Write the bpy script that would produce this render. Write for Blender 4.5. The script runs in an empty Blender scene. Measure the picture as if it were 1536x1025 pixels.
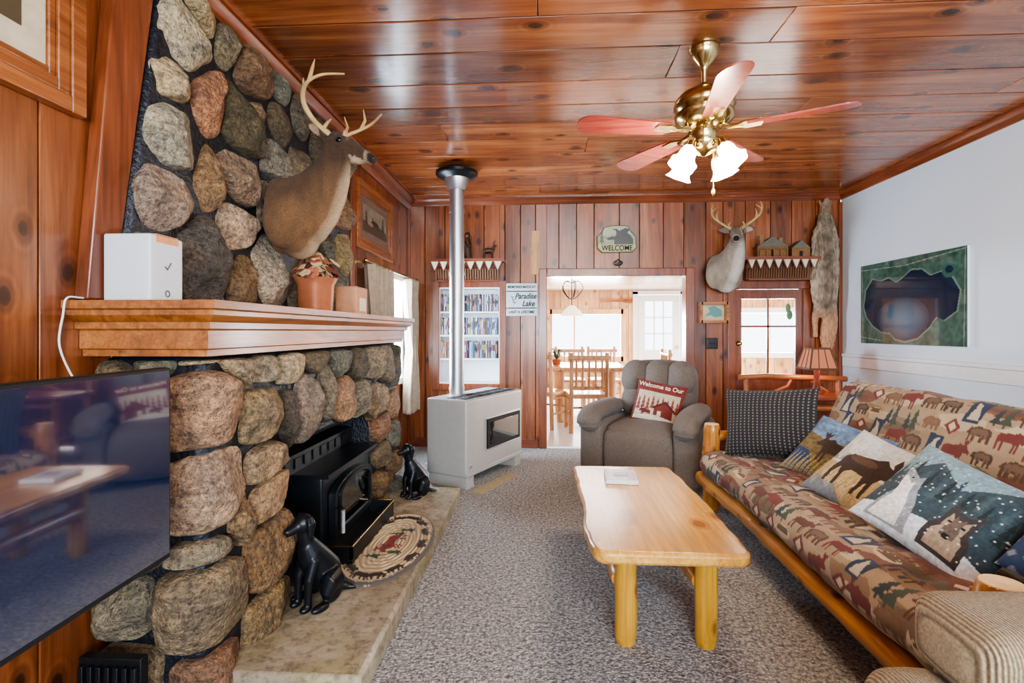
import bpy, bmesh, math, random, bisect
import numpy as np
from mathutils import Vector, Matrix, noise as mnoise
random.seed(7); np.random.seed(7)
sc=bpy.context.scene
PI=math.pi
try:
    sc.view_settings.view_transform='AgX'; sc.view_settings.look='AgX - Medium High Contrast'
except Exception as e: print('look',e)
def L(c):
    r=[]
    for v in c[:3]:
        v=v/255.0
        r.append(v/12.92 if v<=0.04045 else ((v+0.055)/1.055)**2.4)
    return tuple(r)
def L4(c): return L(c)+(1.0,)
# ---------------------------------------------------------------- materials
MATS={}
def newmat(name):
    m=bpy.data.materials.new(name); m.use_nodes=True
    nt=m.node_tree; b=nt.nodes['Principled BSDF']
    return m,nt,b
def lk(nt,a,b): nt.links.new(a,b)
def mixc(nt,fac,a,b,mode='MIX'):
    n=nt.nodes.new('ShaderNodeMix'); n.data_type='RGBA'; n.blend_type=mode
    for s,v in ((0,fac),(6,a),(7,b)):
        if hasattr(v,'is_output') : nt.links.new(v,n.inputs[s])
        else: n.inputs[s].default_value=v
    return n.outputs[2]
def ramp(nt,fac,stops):
    r=nt.nodes.new('ShaderNodeValToRGB'); e=r.color_ramp.elements
    while len(e)<len(stops): e.new(0.5)
    for i,(p,c) in enumerate(stops):
        e[i].position=p; e[i].color=c
    nt.links.new(fac,r.inputs[0]); return r.outputs[0]
def noise(nt,vec,scale,detail=4,rough=0.55,dist=0):
    n=nt.nodes.new('ShaderNodeTexNoise'); n.inputs['Scale'].default_value=scale
    n.inputs['Detail'].default_value=detail; n.inputs['Roughness'].default_value=rough
    n.inputs['Distortion'].default_value=dist
    if vec is not None: nt.links.new(vec,n.inputs['Vector'])
    return n.outputs['Fac']
def mapping(nt,vec,scale=(1,1,1)):
    m=nt.nodes.new('ShaderNodeMapping'); m.inputs['Scale'].default_value=scale
    nt.links.new(vec,m.inputs['Vector']); return m.outputs[0]
def bump(nt,b,h,strength=0.3,dist=0.01):
    n=nt.nodes.new('ShaderNodeBump'); n.inputs['Strength'].default_value=strength
    n.inputs['Distance'].default_value=dist
    nt.links.new(h,n.inputs['Height']); nt.links.new(n.outputs[0],b.inputs['Normal'])
def mth(nt,op,a,b=None,c=None):
    n=nt.nodes.new('ShaderNodeMath'); n.operation=op
    for i,v in enumerate((a,b,c)):
        if v is None: continue
        if hasattr(v,'is_output'): nt.links.new(v,n.inputs[i])
        else: n.inputs[i].default_value=v
    return n.outputs[0]
def coords(nt): return nt.nodes.new('ShaderNodeTexCoord').outputs['Object']
def plain(name,col,rough=0.5,metal=0,coat=0,var=0.12,nscale=20,bstr=0.0,bscale=80,emis=None,estr=0):
    if name in MATS: return MATS[name]
    m,nt,b=newmat(name); v=coords(nt)
    c=L4(col); d=tuple(max(0,x*(1-var)) for x in c[:3])+(1,); l=tuple(min(1,x*(1+var)) for x in c[:3])+(1,)
    lk(nt,ramp(nt,noise(nt,v,nscale,4),[(0.3,d),(0.7,l)]),b.inputs['Base Color'])
    b.inputs['Roughness'].default_value=rough; b.inputs['Metallic'].default_value=metal
    b.inputs['Coat Weight'].default_value=coat
    if bstr: bump(nt,b,noise(nt,v,bscale,4),bstr,0.01)
    if emis: b.inputs['Emission Color'].default_value=L4(emis); b.inputs['Emission Strength'].default_value=estr
    MATS[name]=m; return m
def wood(name,dark,mid,light,axis=2,rough=0.35,coat=0.2,scale=1.0,knot=True,kscale=3.6,tint=0.35,bs=0.15,glo=(44,20,10)):
    if name in MATS: return MATS[name]
    m,nt,b=newmat(name); v=coords(nt)
    at=nt.nodes.new('ShaderNodeAttribute'); at.attribute_name='Col'
    sc_=nt.nodes.new('ShaderNodeVectorMath'); sc_.operation='SCALE'; sc_.inputs['Scale'].default_value=13.0
    lk(nt,at.outputs['Vector'],sc_.inputs[0])
    ad=nt.nodes.new('ShaderNodeVectorMath'); ad.operation='ADD'; lk(nt,v,ad.inputs[0]); lk(nt,sc_.outputs[0],ad.inputs[1])
    V=ad.outputs[0]
    kd=None
    if knot:
        sx=nt.nodes.new('ShaderNodeSeparateXYZ'); lk(nt,V,sx.inputs[0]); o=[sx.outputs[i] for i in range(3)]
        oth=[o[i] for i in range(3) if i!=axis]; u=mth(nt,'ADD',oth[0],oth[1]); w=mth(nt,'MULTIPLY',o[axis],0.6)
        cb=nt.nodes.new('ShaderNodeCombineXYZ'); lk(nt,u,cb.inputs[0]); lk(nt,w,cb.inputs[1])
        vo=nt.nodes.new('ShaderNodeTexVoronoi'); vo.voronoi_dimensions='2D'; vo.inputs['Scale'].default_value=kscale; lk(nt,cb.outputs[0],vo.inputs['Vector'])
        sp=nt.nodes.new('ShaderNodeSeparateColor'); lk(nt,vo.outputs['Color'],sp.inputs[0])
        kd=mth(nt,'MULTIPLY_ADD',noise(nt,V,16,2),0.05,vo.outputs['Distance'])
        kd=mth(nt,'MULTIPLY_ADD',sp.outputs[0],0.045,kd)
    s1=[1,1,1]; s1[axis]=0.10; s2=[1,1,1]; s2[axis]=0.03
    gv=mapping(nt,V,s1)
    g1=noise(nt,gv,11*scale,5,0.6,1.2)
    if kd is not None:
        g1=mth(nt,'ADD',g1,mth(nt,'MULTIPLY',mth(nt,'SINE',mth(nt,'MULTIPLY',kd,70)),mth(nt,'MULTIPLY',mth(nt,'SUBTRACT',0.32,mth(nt,'MINIMUM',kd,0.32)),0.35)))
    g2=noise(nt,mapping(nt,V,s2),70*scale,3,0.6,0.3)
    col=ramp(nt,g1,[(0.22,L4(dark)),(0.5,L4(mid)),(0.78,L4(light))])
    f2=ramp(nt,g2,[(0.3,(0.70,0.64,0.60,1)),(0.6,(1,1,1,1))])
    col=mixc(nt,1.0,col,f2,'MULTIPLY')
    big=noise(nt,V,1.7,2)
    col=mixc(nt,1.0,col,ramp(nt,big,[(0.3,(0.72,0.67,0.65,1)),(0.65,(1.1,1.08,1.05,1))]),'MULTIPLY')
    if kd is not None:
        kf=ramp(nt,kd,[(0.105,(.85,.85,.85,1)),(0.125,(0.45,0.45,0.45,1)),(0.19,(0,0,0,1))])
        col=mixc(nt,kf,col,L4(glo),'MIX')
    if tint:
        t=ramp(nt,at.outputs['Fac'],[(0.15,(1-tint,1-tint,1-tint,1)),(0.85,(1+tint*0.5,1+tint*0.5,1+tint*0.5,1))])
        col=mixc(nt,1.0,col,t,'MULTIPLY')
    lk(nt,col,b.inputs['Base Color'])
    b.inputs['Roughness'].default_value=rough; b.inputs['Coat Weight'].default_value=coat; b.inputs['Coat Roughness'].default_value=0.15
    if bs: bump(nt,b,mth(nt,'ADD',g2,mth(nt,'MULTIPLY',noise(nt,V,6,2),1.6)),bs,0.004)
    MATS[name]=m; return m
def vcol(name,rough=0.8,bstr=0.0,bscale=200,sp=0.0,spscale=60,coat=0,metal=0,emis=0,stretch=None,sheen=0):
    if name in MATS: return MATS[name]
    m,nt,b=newmat(name); v=coords(nt)
    if stretch: v=mapping(nt,v,stretch)
    at=nt.nodes.new('ShaderNodeAttribute'); at.attribute_name='Col'
    c=at.outputs['Color']
    if sp:
        f=ramp(nt,noise(nt,v,spscale,6,0.65),[(0.32,(1-sp,1-sp,1-sp,1)),(0.68,(1+sp*.7,1+sp*.7,1+sp*.7,1))])
        c=mixc(nt,1.0,c,f,'MULTIPLY')
    lk(nt,c,b.inputs['Base Color'])
    b.inputs['Roughness'].default_value=rough; b.inputs['Coat Weight'].default_value=coat; b.inputs['Metallic'].default_value=metal
    b.inputs['Sheen Weight'].default_value=sheen
    if bstr: bump(nt,b,noise(nt,v,bscale,5,0.6),bstr,0.01)
    MATS[name]=m; return m
# ---------------------------------------------------------------- mesh builder
class MB:
    def __init__(s): s.V=[];s.F=[];s.M=[];s.C=[];s.m=0;s.c=(1,1,1);s.T=Matrix.Identity(4)
    def add(s,vs,fs,cols=None):
        o=len(s.V); T=s.T
        for v in vs:
            p=T@Vector(v); s.V.append((p.x,p.y,p.z))
        if cols is None: s.C.extend([s.c]*len(vs))
        else: s.C.extend(cols)
        for f in fs: s.F.append([i+o for i in f]); s.M.append(s.m)
    def box(s,c,d,rot=None):
        x,y,z=[k/2 for k in d]; vs=[]
        R=rot if rot else Matrix.Identity(3)
        for a in (-1,1):
            for b in (-1,1):
                for e in (-1,1):
                    vs.append(Vector(c)+R@Vector((a*x,b*y,e*z)))
        s.add(vs,[(0,1,3,2),(4,6,7,5),(0,4,5,1),(2,3,7,6),(0,2,6,4),(1,5,7,3)])
    def bb(s,x0,x1,y0,y1,z0,z1): s.box(((x0+x1)/2,(y0+y1)/2,(z0+z1)/2),(abs(x1-x0),abs(y1-y0),abs(z1-z0)))
    def rbox(s,c,d,r,rot=None,puff=0.0,n=6):
        h=[k/2 for k in d]; r=min(r,min(h)*0.999); R=rot if rot else Matrix.Identity(3)
        def ts(hh):
            a=[-hh+r*(1-math.cos(PI/2*i/4)) for i in range(5)]
            k=[(-hh+r)+(2*hh-2*r)*i/n for i in range(1,n)]
            return a+k+[-x for x in reversed(a)]
        idx={}; vs=[]; fs=[]
        def vert(p):
            key=tuple(round(q,5) for q in p)
            if key in idx: return idx[key]
            q=Vector(p); inn=Vector([max(-(h[i]-r),min(h[i]-r,q[i])) for i in range(3)])
            dd=q-inn
            if dd.length>1e-9: q=inn+dd.normalized()*r
            if puff:
                u=[q[i]/h[i] for i in range(3)]
                for i in range(3):
                    j,k=(i+1)%3,(i+2)%3
                    q[i]+=u[i]*puff*max(0,(1-u[j]**2))*max(0,(1-u[k]**2))
            idx[key]=len(vs); vs.append(Vector(c)+R@q); return idx[key]
        for ax in range(3):
            j,k=(ax+1)%3,(ax+2)%3; A=ts(h[j]);B=ts(h[k])
            for sg in (-1,1):
                for a in range(len(A)-1):
                    for b in range(len(B)-1):
                        q=[]
                        for (aa,bb_) in ((a,b),(a+1,b),(a+1,b+1),(a,b+1)):
                            p=[0,0,0];p[ax]=sg*h[ax];p[j]=A[aa];p[k]=B[bb_];q.append(vert(p))
                        if sg<0:q.reverse()
                        if len(set(q))>=3: fs.append(list(dict.fromkeys(q)))
        s.add(vs,fs)
    def tube(s,pts,rads,n=12,cap=True,up=None,wob=0):
        pts=[Vector(p) for p in pts]; vs=[];fs=[]; m=len(pts); prev=None
        if not isinstance(rads,(list,tuple)): rads=[rads]*m
        for i,p in enumerate(pts):
            t=(pts[min(i+1,m-1)]-pts[max(i-1,0)]).normalized()
            if up is not None: a=Vector(up)
            elif prev is not None: a=prev
            else: a=Vector((0,0,1)) if abs(t.z)<0.9 else Vector((1,0,0))
            a=(a-t*a.dot(t)); a=a.normalized() if a.length>1e-6 else t.orthogonal().normalized()
            prev=a; b=t.cross(a); r=rads[i]; ra,rb=(r if isinstance(r,(list,tuple)) else (r,r))
            for k in range(n):
                th=2*PI*k/n; w=1+wob*mnoise.noise(p*4+Vector((k*1.7,0,0)))
                vs.append(p+(a*math.cos(th)*ra+b*math.sin(th)*rb)*w)
        for i in range(m-1):
            for k in range(n):
                k2=(k+1)%n; fs.append((i*n+k,i*n+k2,(i+1)*n+k2,(i+1)*n+k))
        if cap: fs.append(list(range(n-1,-1,-1))); fs.append(list(range((m-1)*n,m*n)))
        s.add(vs,fs)
    def log(s,p0,p1,r,n=20,seed=0,bow=.012,knob=.14):
        # hand-peeled log: slightly bowed, with swellings where branches were
        p0,p1=Vector(p0),Vector(p1); Ln=(p1-p0).length; m=max(6,int(Ln/.03)); d=(p1-p0).normalized(); a=d.orthogonal().normalized(); b=d.cross(a); vs=[];fs=[]
        for i in range(m+1):
            t=i/m; c=p0.lerp(p1,t)+a*(mnoise.noise(Vector((t*2.2,seed,1)))*bow*math.sin(PI*t))+b*(mnoise.noise(Vector((t*2.2,seed,7)))*bow*math.sin(PI*t))
            e=min(t,1-t)*Ln; rr=r*(1 if e>.012 else .86+.14*e/.012)
            for k in range(n):
                th=2*PI*k/n; q=Vector((math.cos(th)*.7,math.sin(th)*.7,t*Ln*5+seed*3.1)); kn=max(0,mnoise.noise(q*1.3)-.18)*knob*3+mnoise.noise(q*.8)*.07
                vs.append(c+(a*math.cos(th)+b*math.sin(th))*rr*(1+kn))
        for i in range(m):
            for k in range(n):
                k2=(k+1)%n; fs.append((i*n+k,i*n+k2,(i+1)*n+k2,(i+1)*n+k))
        fs.append(list(range(n-1,-1,-1))); fs.append(list(range(m*n,(m+1)*n))); s.add(vs,fs)
    def cyl(s,p0,p1,r0,r1=None,n=16,cap=True): s.tube([p0,p1],[r0,r1 if r1 is not None else r0],n,cap)
    def lathe(s,prof,c=(0,0,0),n=28,R=None,scal=None):
        vs=[];fs=[];m=len(prof); R=R or Matrix.Identity(3)
        for (r,z) in prof:
            for k in range(n):
                th=2*PI*k/n; rr=r*(1+(scal[0]*math.cos(scal[1]*th) if scal else 0))
                vs.append(Vector(c)+R@Vector((rr*math.cos(th),rr*math.sin(th),z)))
        for i in range(m-1):
            for k in range(n):
                k2=(k+1)%n; fs.append((i*n+k,i*n+k2,(i+1)*n+k2,(i+1)*n+k))
        s.add(vs,fs)
    def ell(s,c,r,R=None,n=20,m=12):
        R=R or Matrix.Identity(3)
        vs=[Vector(c)+R@Vector((0,0,-r[2]))];fs=[]
        for i in range(1,m):
            ph=-PI/2+PI*i/m
            for k in range(n):
                th=2*PI*k/n; vs.append(Vector(c)+R@Vector((r[0]*math.cos(ph)*math.cos(th),r[1]*math.cos(ph)*math.sin(th),r[2]*math.sin(ph))))
        vs.append(Vector(c)+R@Vector((0,0,r[2])))
        for k in range(n): fs.append((0,1+(k+1)%n,1+k)); fs.append((len(vs)-1,1+(m-2)*n+k,1+(m-2)*n+(k+1)%n))
        for i in range(m-2):
            for k in range(n):
                k2=(k+1)%n; fs.append((1+i*n+k,1+i*n+k2,1+(i+1)*n+k2,1+(i+1)*n+k))
        s.add(vs,fs)
    def prism(s,poly,o,u,v,t):
        o,u,v=Vector(o),Vector(u),Vector(v); w=u.cross(v).normalized()*t; n=len(poly)
        vs=[o+u*a+v*b for a,b in poly]+[o+u*a+v*b+w for a,b in poly]
        fs=[list(range(n-1,-1,-1)),list(range(n,2*n))]+[(i,(i+1)%n,n+(i+1)%n,n+i) for i in range(n)]
        s.add(vs,fs)
    def grid(s,fn,nu,nv,arr=None,flip=False):
        vs=[];cols=[] if arr is not None else None
        for j in range(nv):
            for i in range(nu):
                vs.append(fn(i/(nu-1),j/(nv-1)))
                if arr is not None:
                    a=arr[min(arr.shape[0]-1,int(j/(nv-1)*(arr.shape[0]-1)+.5)),min(arr.shape[1]-1,int(i/(nu-1)*(arr.shape[1]-1)+.5))]; cols.append((float(a[0]),float(a[1]),float(a[2])))
        fs=[]
        for j in range(nv-1):
            for i in range(nu-1):
                f=(j*nu+i,j*nu+i+1,(j+1)*nu+i+1,(j+1)*nu+i); fs.append(f[::-1] if flip else f)
        s.add(vs,fs,cols)
    def build(s,name,mats,parent=None,bevel=0,ang=38,smooth=True,fixn=True):
        me=bpy.data.meshes.new(name); me.from_pydata(s.V,[],s.F)
        if not isinstance(mats,(list,tuple)): mats=[mats]
        for m in mats: me.materials.append(m)
        me.polygons.foreach_set('material_index',s.M)
        a=me.color_attributes.new('Col','FLOAT_COLOR','POINT')
        arr=np.ones((len(s.V),4),dtype=np.float32); arr[:,:3]=np.array([c[:3] for c in s.C],dtype=np.float32).reshape(-1,3)
        a.data.foreach_set('color',arr.ravel())
        bm=bmesh.new(); bm.from_mesh(me)
        if fixn: bmesh.ops.recalc_face_normals(bm,faces=bm.faces)
        for f in bm.faces: f.smooth=smooth
        ca=math.radians(ang)
        for e in bm.edges:
            if len(e.link_faces)==2 and e.calc_face_angle(0)>ca: e.smooth=False
        bm.to_mesh(me); bm.free()
        ob=bpy.data.objects.new(name,me); sc.collection.objects.link(ob)
        if parent: ob.parent=parent
        if bevel:
            md=ob.modifiers.new('bevel','BEVEL'); md.width=bevel; md.segments=2; md.limit_method='ANGLE'; md.angle_limit=math.radians(40)
        return ob
def organic(mb,voxel,iters=6,name='o',mats=None,colf=None,parent=None,local=None,fluff=0):
    ob=mb.build(name+'_tmp',[])
    r=ob.modifiers.new('r','REMESH'); r.mode='VOXEL'; r.voxel_size=voxel; r.use_smooth_shade=True
    sm=ob.modifiers.new('s','SMOOTH'); sm.iterations=iters; sm.factor=0.5
    dg=bpy.context.evaluated_depsgraph_get(); dg.update()
    me=bpy.data.meshes.new_from_object(ob.evaluated_get(dg))
    bpy.data.objects.remove(ob,do_unlink=True)
    me.materials.clear()
    for m in mats: me.materials.append(m)
    n=len(me.vertices); co=np.empty(n*3,dtype=np.float32); me.vertices.foreach_get('co',co); co=co.reshape(-1,3)
    if fluff:
        for i,v in enumerate(me.vertices):
            p=v.co; k=mnoise.noise(Vector((p.x*45,p.y*45,p.z*22)))+.6*mnoise.noise(Vector((p.x*100,p.y*100,p.z*50)))
            v.co=p+v.normal*k*fluff
    cols=np.ones((n,4),dtype=np.float32)
    if colf:
        inv=local.inverted() if local else Matrix.Identity(4)
        for i in range(n): cols[i,:3]=colf(inv@Vector(co[i]))
    if 'Col' in me.color_attributes: me.color_attributes.remove(me.color_attributes['Col'])
    a=me.color_attributes.new('Col','FLOAT_COLOR','POINT'); a.data.foreach_set('color',cols.ravel())
    for p in me.polygons: p.use_smooth=True
    me.name=name
    ob=bpy.data.objects.new(name,me); sc.collection.objects.link(ob)
    if parent: ob.parent=parent
    return ob
def text(name,body,loc,size,mat,parent=None,rot=(PI/2,0,0),ext=0.001,align='CENTER',sx=1.0,shear=0,spacing=1.0,bold=0):
    cu=bpy.data.curves.new(name,'FONT'); cu.body=body; cu.size=size; cu.align_x=align; cu.align_y='CENTER'; cu.extrude=ext; cu.shear=shear
    cu.space_line=spacing; cu.offset=bold
    cu.materials.append(mat); ob=bpy.data.objects.new(name,cu); ob.location=loc; ob.rotation_euler=rot; ob.scale=(sx,1,1)
    sc.collection.objects.link(ob)
    if parent: ob.parent=parent
    return ob
def mixt(a,b,t):
    t=max(0,min(1,t)); return tuple(a[i]*(1-t)+b[i]*t for i in range(3))
def catmull(P,n=8):
    P=[Vector(p) for p in P]; out=[]
    for i in range(len(P)-1):
        a=P[max(0,i-1)];b=P[i];c=P[i+1];d=P[min(len(P)-1,i+2)]
        for k in range(n):
            t=k/n; out.append(0.5*((2*b)+(c-a)*t+(2*a-5*b+4*c-d)*t*t+(-a+3*b-3*c+d)*t**3))
    out.append(P[-1]); return out
# ---------------------------------------------------------------- canvas
def canvas(w,h,col): return np.ones((h,w,3))*np.array(L(col))
def fpoly(a,pts,col,alpha=1.0):
    h,w=a.shape[:2]; P=np.array(pts,dtype=float)
    x0,x1=int(max(0,P[:,0].min())),int(min(w-1,P[:,0].max()+1)); y0,y1=int(max(0,P[:,1].min())),int(min(h-1,P[:,1].max()+1))
    if x1<x0 or y1<y0: return
    X,Y=np.meshgrid(np.arange(x0,x1+1),np.arange(y0,y1+1)); ins=np.zeros(X.shape,bool); n=len(P)
    for i in range(n):
        xa,ya=P[i];xb,yb=P[(i+1)%n]
        if ya==yb: continue
        c=((ya>Y)!=(yb>Y))&(X<(xb-xa)*(Y-ya)/(yb-ya)+xa); ins^=c
    sub=a[y0:y1+1,x0:x1+1]; sub[ins]=sub[ins]*(1-alpha)+np.array(L(col))*alpha
def fell(a,cx,cy,rx,ry,col,alpha=1.0,rot=0):
    pts=[]
    for k in range(32):
        t=2*PI*k/32; x,y=rx*math.cos(t),ry*math.sin(t); pts.append((cx+x*math.cos(rot)-y*math.sin(rot),cy+x*math.sin(rot)+y*math.cos(rot)))
    fpoly(a,pts,col,alpha)
def fline(a,p,q,w,col,alpha=1):
    d=np.array(q,float)-np.array(p,float); l=np.hypot(*d)+1e-9; n=np.array([-d[1],d[0]])/l*w/2
    p=np.array(p,float);q=np.array(q,float); fpoly(a,[p+n,q+n,q-n,p-n],col,alpha)
def stamp(a,shape,cx,cy,w,h,col,flip=False,rot=0,alpha=1):
    pts=[]
    for x,y in shape:
        x-=.5;y-=.5
        if flip:x=-x
        x*=w;y*=h; pts.append((cx+x*math.cos(rot)-y*math.sin(rot),cy+x*math.sin(rot)+y*math.cos(rot)))
    fpoly(a,pts,col,alpha)
def cnoise(A,amt,cell):
    h,w=A.shape[:2]; g=np.random.rand(h//cell+3,w//cell+3)
    yi=np.arange(h)/cell; xi=np.arange(w)/cell; y0=yi.astype(int);x0=xi.astype(int); fy=(yi-y0)[:,None];fx=(xi-x0)[None,:]
    v=g[y0][:,x0]*(1-fy)*(1-fx)+g[y0+1][:,x0]*fy*(1-fx)+g[y0][:,x0+1]*(1-fy)*fx+g[y0+1][:,x0+1]*fy*fx
    A*= (1+amt*(v-.5)*2)[:,:,None]; return v
MOOSE=[(0,.55),(.05,.62),(.1,.68),(.14,.75),(.1,.85),(.03,1),(.12,.92),(.17,1),(.2,.9),(.29,1),(.26,.84),(.22,.76),(.3,.74),(.4,.8),(.5,.72),(.75,.68),(.9,.66),(.97,.55),(.95,.3),(.97,0),(.91,0),(.88,.28),(.82,.35),(.8,0),(.74,0),(.74,.34),(.5,.34),(.42,.3),(.42,0),(.36,0),(.35,.3),(.31,.3),(.3,0),(.24,0),(.25,.35),(.22,.5),(.15,.5),(.05,.47)]
BEAR=[(0,.45),(.06,.6),(.12,.7),(.14,.78),(.18,.72),(.28,.8),(.45,.88),(.6,.8),(.8,.82),(.95,.7),(1,.5),(.97,.2),(.98,0),(.85,0),(.83,.25),(.75,.3),(.72,0),(.6,0),(.6,.3),(.42,.3),(.4,0),(.27,0),(.27,.3),(.2,.32),(.2,.0),(.1,.0),(.1,.4),(.04,.4)]
TREE=[(.5,1),(.72,.68),(.6,.68),(.82,.4),(.65,.4),(.92,.12),(.56,.12),(.56,0),(.44,0),(.44,.12),(.08,.12),(.35,.4),(.18,.4),(.4,.68),(.28,.68)]
HOWL=[(.1,0),(.2,.35),(.3,.6),(.28,.75),(.12,.95),(.2,1),(.38,.9),(.5,.85),(.58,.9),(.6,.78),(.7,.6),(.85,.4),(.95,.2),(.98,0)]
# ---------------------------------------------------------------- palette
W_WALL=wood('knotty_pine_wall',(92,46,24),(146,82,44),(186,118,70),2,0.34,0.35,kscale=4.2,tint=0.45)
W_CEIL=wood('knotty_pine_ceiling',(112,60,32),(166,98,56),(206,140,88),0,0.24,0.6,kscale=3.6,tint=0.4,scale=0.8,bs=.3)
W_TRIMX=wood('trim_wood_x',(84,42,24),(130,68,40),(156,90,56),0,0.3,0.4,knot=False,tint=0)
W_TRIMY=wood('trim_wood_y',(88,44,24),(136,72,42),(162,92,56),1,0.3,0.4,knot=False,tint=0)
W_TRIMZ=wood('trim_wood_z',(86,42,24),(134,72,42),(160,92,56),2,0.3,0.4,knot=False,tint=0)
W_OAKY=wood('mantel_oak_y',(104,58,28),(170,106,52),(202,138,78),1,0.38,0.2,knot=False,scale=1.6,tint=0)
W_OAKX=wood('mantel_oak_x',(104,58,28),(170,106,52),(202,138,78),0,0.38,0.2,knot=False,scale=1.6,tint=0)
W_PINEY=wood('table_pine_y',(200,144,66),(228,176,90),(240,200,116),1,0.26,0.45,kscale=3.4,tint=0,glo=(150,88,38))
W_LOG=wood('log_pine',(150,90,38),(200,138,64),(226,172,92),2,0.35,0.3,kscale=6,tint=0,glo=(96,50,22))
W_LOGY=wood('log_pine_y',(150,90,38),(200,138,64),(226,172,92),1,0.35,0.3,kscale=6,tint=0,glo=(96,50,22))
W_LOGX=wood('log_pine_x',(148,92,42),(196,136,66),(220,168,92),0,0.35,0.3,kscale=6,tint=0,glo=(96,50,22))
W_END=plain('log_end_grain',(238,208,156),0.6)
W_FAR=wood('dining_pine',(196,148,104),(222,182,138),(236,204,166),2,0.4,0.1,kscale=4,tint=0.15,glo=(140,90,50))
W_DIN=wood('dining_log',(170,120,82),(212,166,122),(232,192,152),2,0.35,0.3,kscale=5,tint=0,glo=(130,80,46))
W_RED=wood('red_stained_wood',(98,42,26),(148,74,46),(176,100,66),0,0.3,0.4,knot=False,tint=0)
BLACK=plain('black_cast_iron',(24,27,32),0.36,0.3)
BLACKM=plain('matte_black',(18,18,20),0.7)
GLASSB=plain('dark_glass',(8,9,13),0.05,0,coat=0.5)
WHITE=plain('white_paint',(230,232,234),0.5,var=0.02)
WALLW=plain('white_wall_paint',(214,225,236),0.6,var=0.02,nscale=2)
BRASS=plain('polished_brass',(206,184,130),0.2,1.0,var=0.04)
STEEL=plain('galvanised_steel',(198,202,208),0.38,0.9,var=0.08,nscale=6)
SILVER=plain('heater_enamel',(178,176,172),0.4,0.1,var=0.03)
MORT=plain('dark_mortar',(22,26,34),0.42,bstr=0.8,bscale=60,var=0.5,nscale=30)
ANT=plain('antler_bone',(190,158,106),0.5,var=0.3,nscale=12)
m,nt,b=newmat('field_stone'); v=coords(nt); at=nt.nodes.new('ShaderNodeAttribute'); at.attribute_name='Col'
c=mixc(nt,1.0,at.outputs['Color'],ramp(nt,noise(nt,v,7,5,.6,.8),[(.3,(.5,.5,.53,1)),(.5,(.98,.94,.88,1)),(.7,(1.48,1.34,1.14,1))]),'MULTIPLY')
c=mixc(nt,1.0,c,ramp(nt,noise(nt,v,60,6,.7),[(.35,(.42,.42,.45,1)),(.5,(1,1,1,1)),(.68,(1.55,1.55,1.52,1))]),'MULTIPLY')
c=mixc(nt,1.0,c,ramp(nt,noise(nt,mapping(nt,v,(1,1,3.5)),9,5,.6,1.5),[(.4,(.68,.68,.7,1)),(.55,(1.05,1.04,1.02,1))]),'MULTIPLY')
vo=nt.nodes.new('ShaderNodeTexVoronoi'); vo.inputs['Scale'].default_value=95; lk(nt,v,vo.inputs['Vector'])
c=mixc(nt,1.0,c,ramp(nt,vo.outputs['Distance'],[(.12,(.4,.4,.4,1)),(.28,(1,1,1,1))]),'MULTIPLY')
lk(nt,c,b.inputs['Base Color']); b.inputs['Roughness'].default_value=.6
bump(nt,b,mth(nt,'ADD',mth(nt,'MULTIPLY',noise(nt,v,14,6,.7),2.0),mth(nt,'MULTIPLY',noise(nt,v,70,4,.6),.6)),1.0,.025); STONE=m
FUR=vcol('deer_fur',0.85,0.7,150,0.32,110,sheen=0.05)
FAB=vcol('printed_fabric',0.9,0.25,400,0.12,300,sheen=0.1)
PRINT=vcol('printed_surface',0.35)
GLOSS=vcol('photo_print',0.12,coat=0.6)

# ================================================================ ROOM
LX,RX,BY,CZ,FY=-1.47,3.10,5.47,2.70,-2.4
def vsegs(mid,z0,z1,holes):
    segs=[(z0,z1)]
    for h in holes:
        if h[0]<mid<h[1]:
            ns=[]
            for s0,s1 in segs:
                if h[2]>s0: ns.append((s0,min(s1,h[2])))
                if h[3]<s1: ns.append((max(s0,h[3]),s1))
            segs=[s for s in ns if s[1]-s[0]>0.001]
    return segs
def plank_wall(name,axis,fixed,th,a0,a1,z0,z1,holes,mat,bw=0.2,sgn=1,seed=1,jit=0.25):
    rnd=random.Random(seed); mb=MB(); cuts=[a0]; x=a0
    while x<a1-bw*0.6:
        x+=bw*(1+rnd.uniform(-jit,jit)); cuts.append(min(x,a1))
    if cuts[-1]<a1: cuts.append(a1)
    for i in range(len(cuts)-1):
        c0,c1=cuts[i],cuts[i+1]; mb.c=(rnd.random(),rnd.random(),rnd.random())
        xs=sorted(set([c0,c1]+[h[k] for h in holes for k in (0,1) if c0<h[k]<c1]))
        for j in range(len(xs)-1):
            p,q=xs[j],xs[j+1]
            g0=0.003 if p==c0 else 0; g1=0.003 if q==c1 else 0
            for s0,s1 in vsegs((p+q)/2,z0,z1,holes):
                f0,f1=fixed,fixed+sgn*th
                if axis=='x': mb.bb(p+g0,q-g1,f0,f1,s0,s1)
                else: mb.bb(f0,f1,p+g0,q-g1,s0,s1)
    mb.m=1; mb.c=(0,0,0)
    xs=sorted(set([a0,a1]+[h[k] for h in holes for k in (0,1)]))
    for j in range(len(xs)-1):
        p,q=xs[j],xs[j+1]
        for s0,s1 in vsegs((p+q)/2,z0,z1,holes):
            f0,f1=fixed+sgn*(th-0.006),fixed+sgn*(th+0.05)
            if axis=='x': mb.bb(p,q,f0,f1,s0,s1)
            else: mb.bb(f0,f1,p,q,s0,s1)
    return mb.build(name,[mat,BLACKM],bevel=0.003)
holes_b=[(-1.125,-0.465,0.69,1.735),(0.043,1.509,-0.01,1.85),(2.02,2.71,-0.01,1.70)]
plank_wall('wall_back','x',BY,0.03,LX,RX,0,CZ,holes_b,W_WALL,0.215,1,3)
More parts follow.
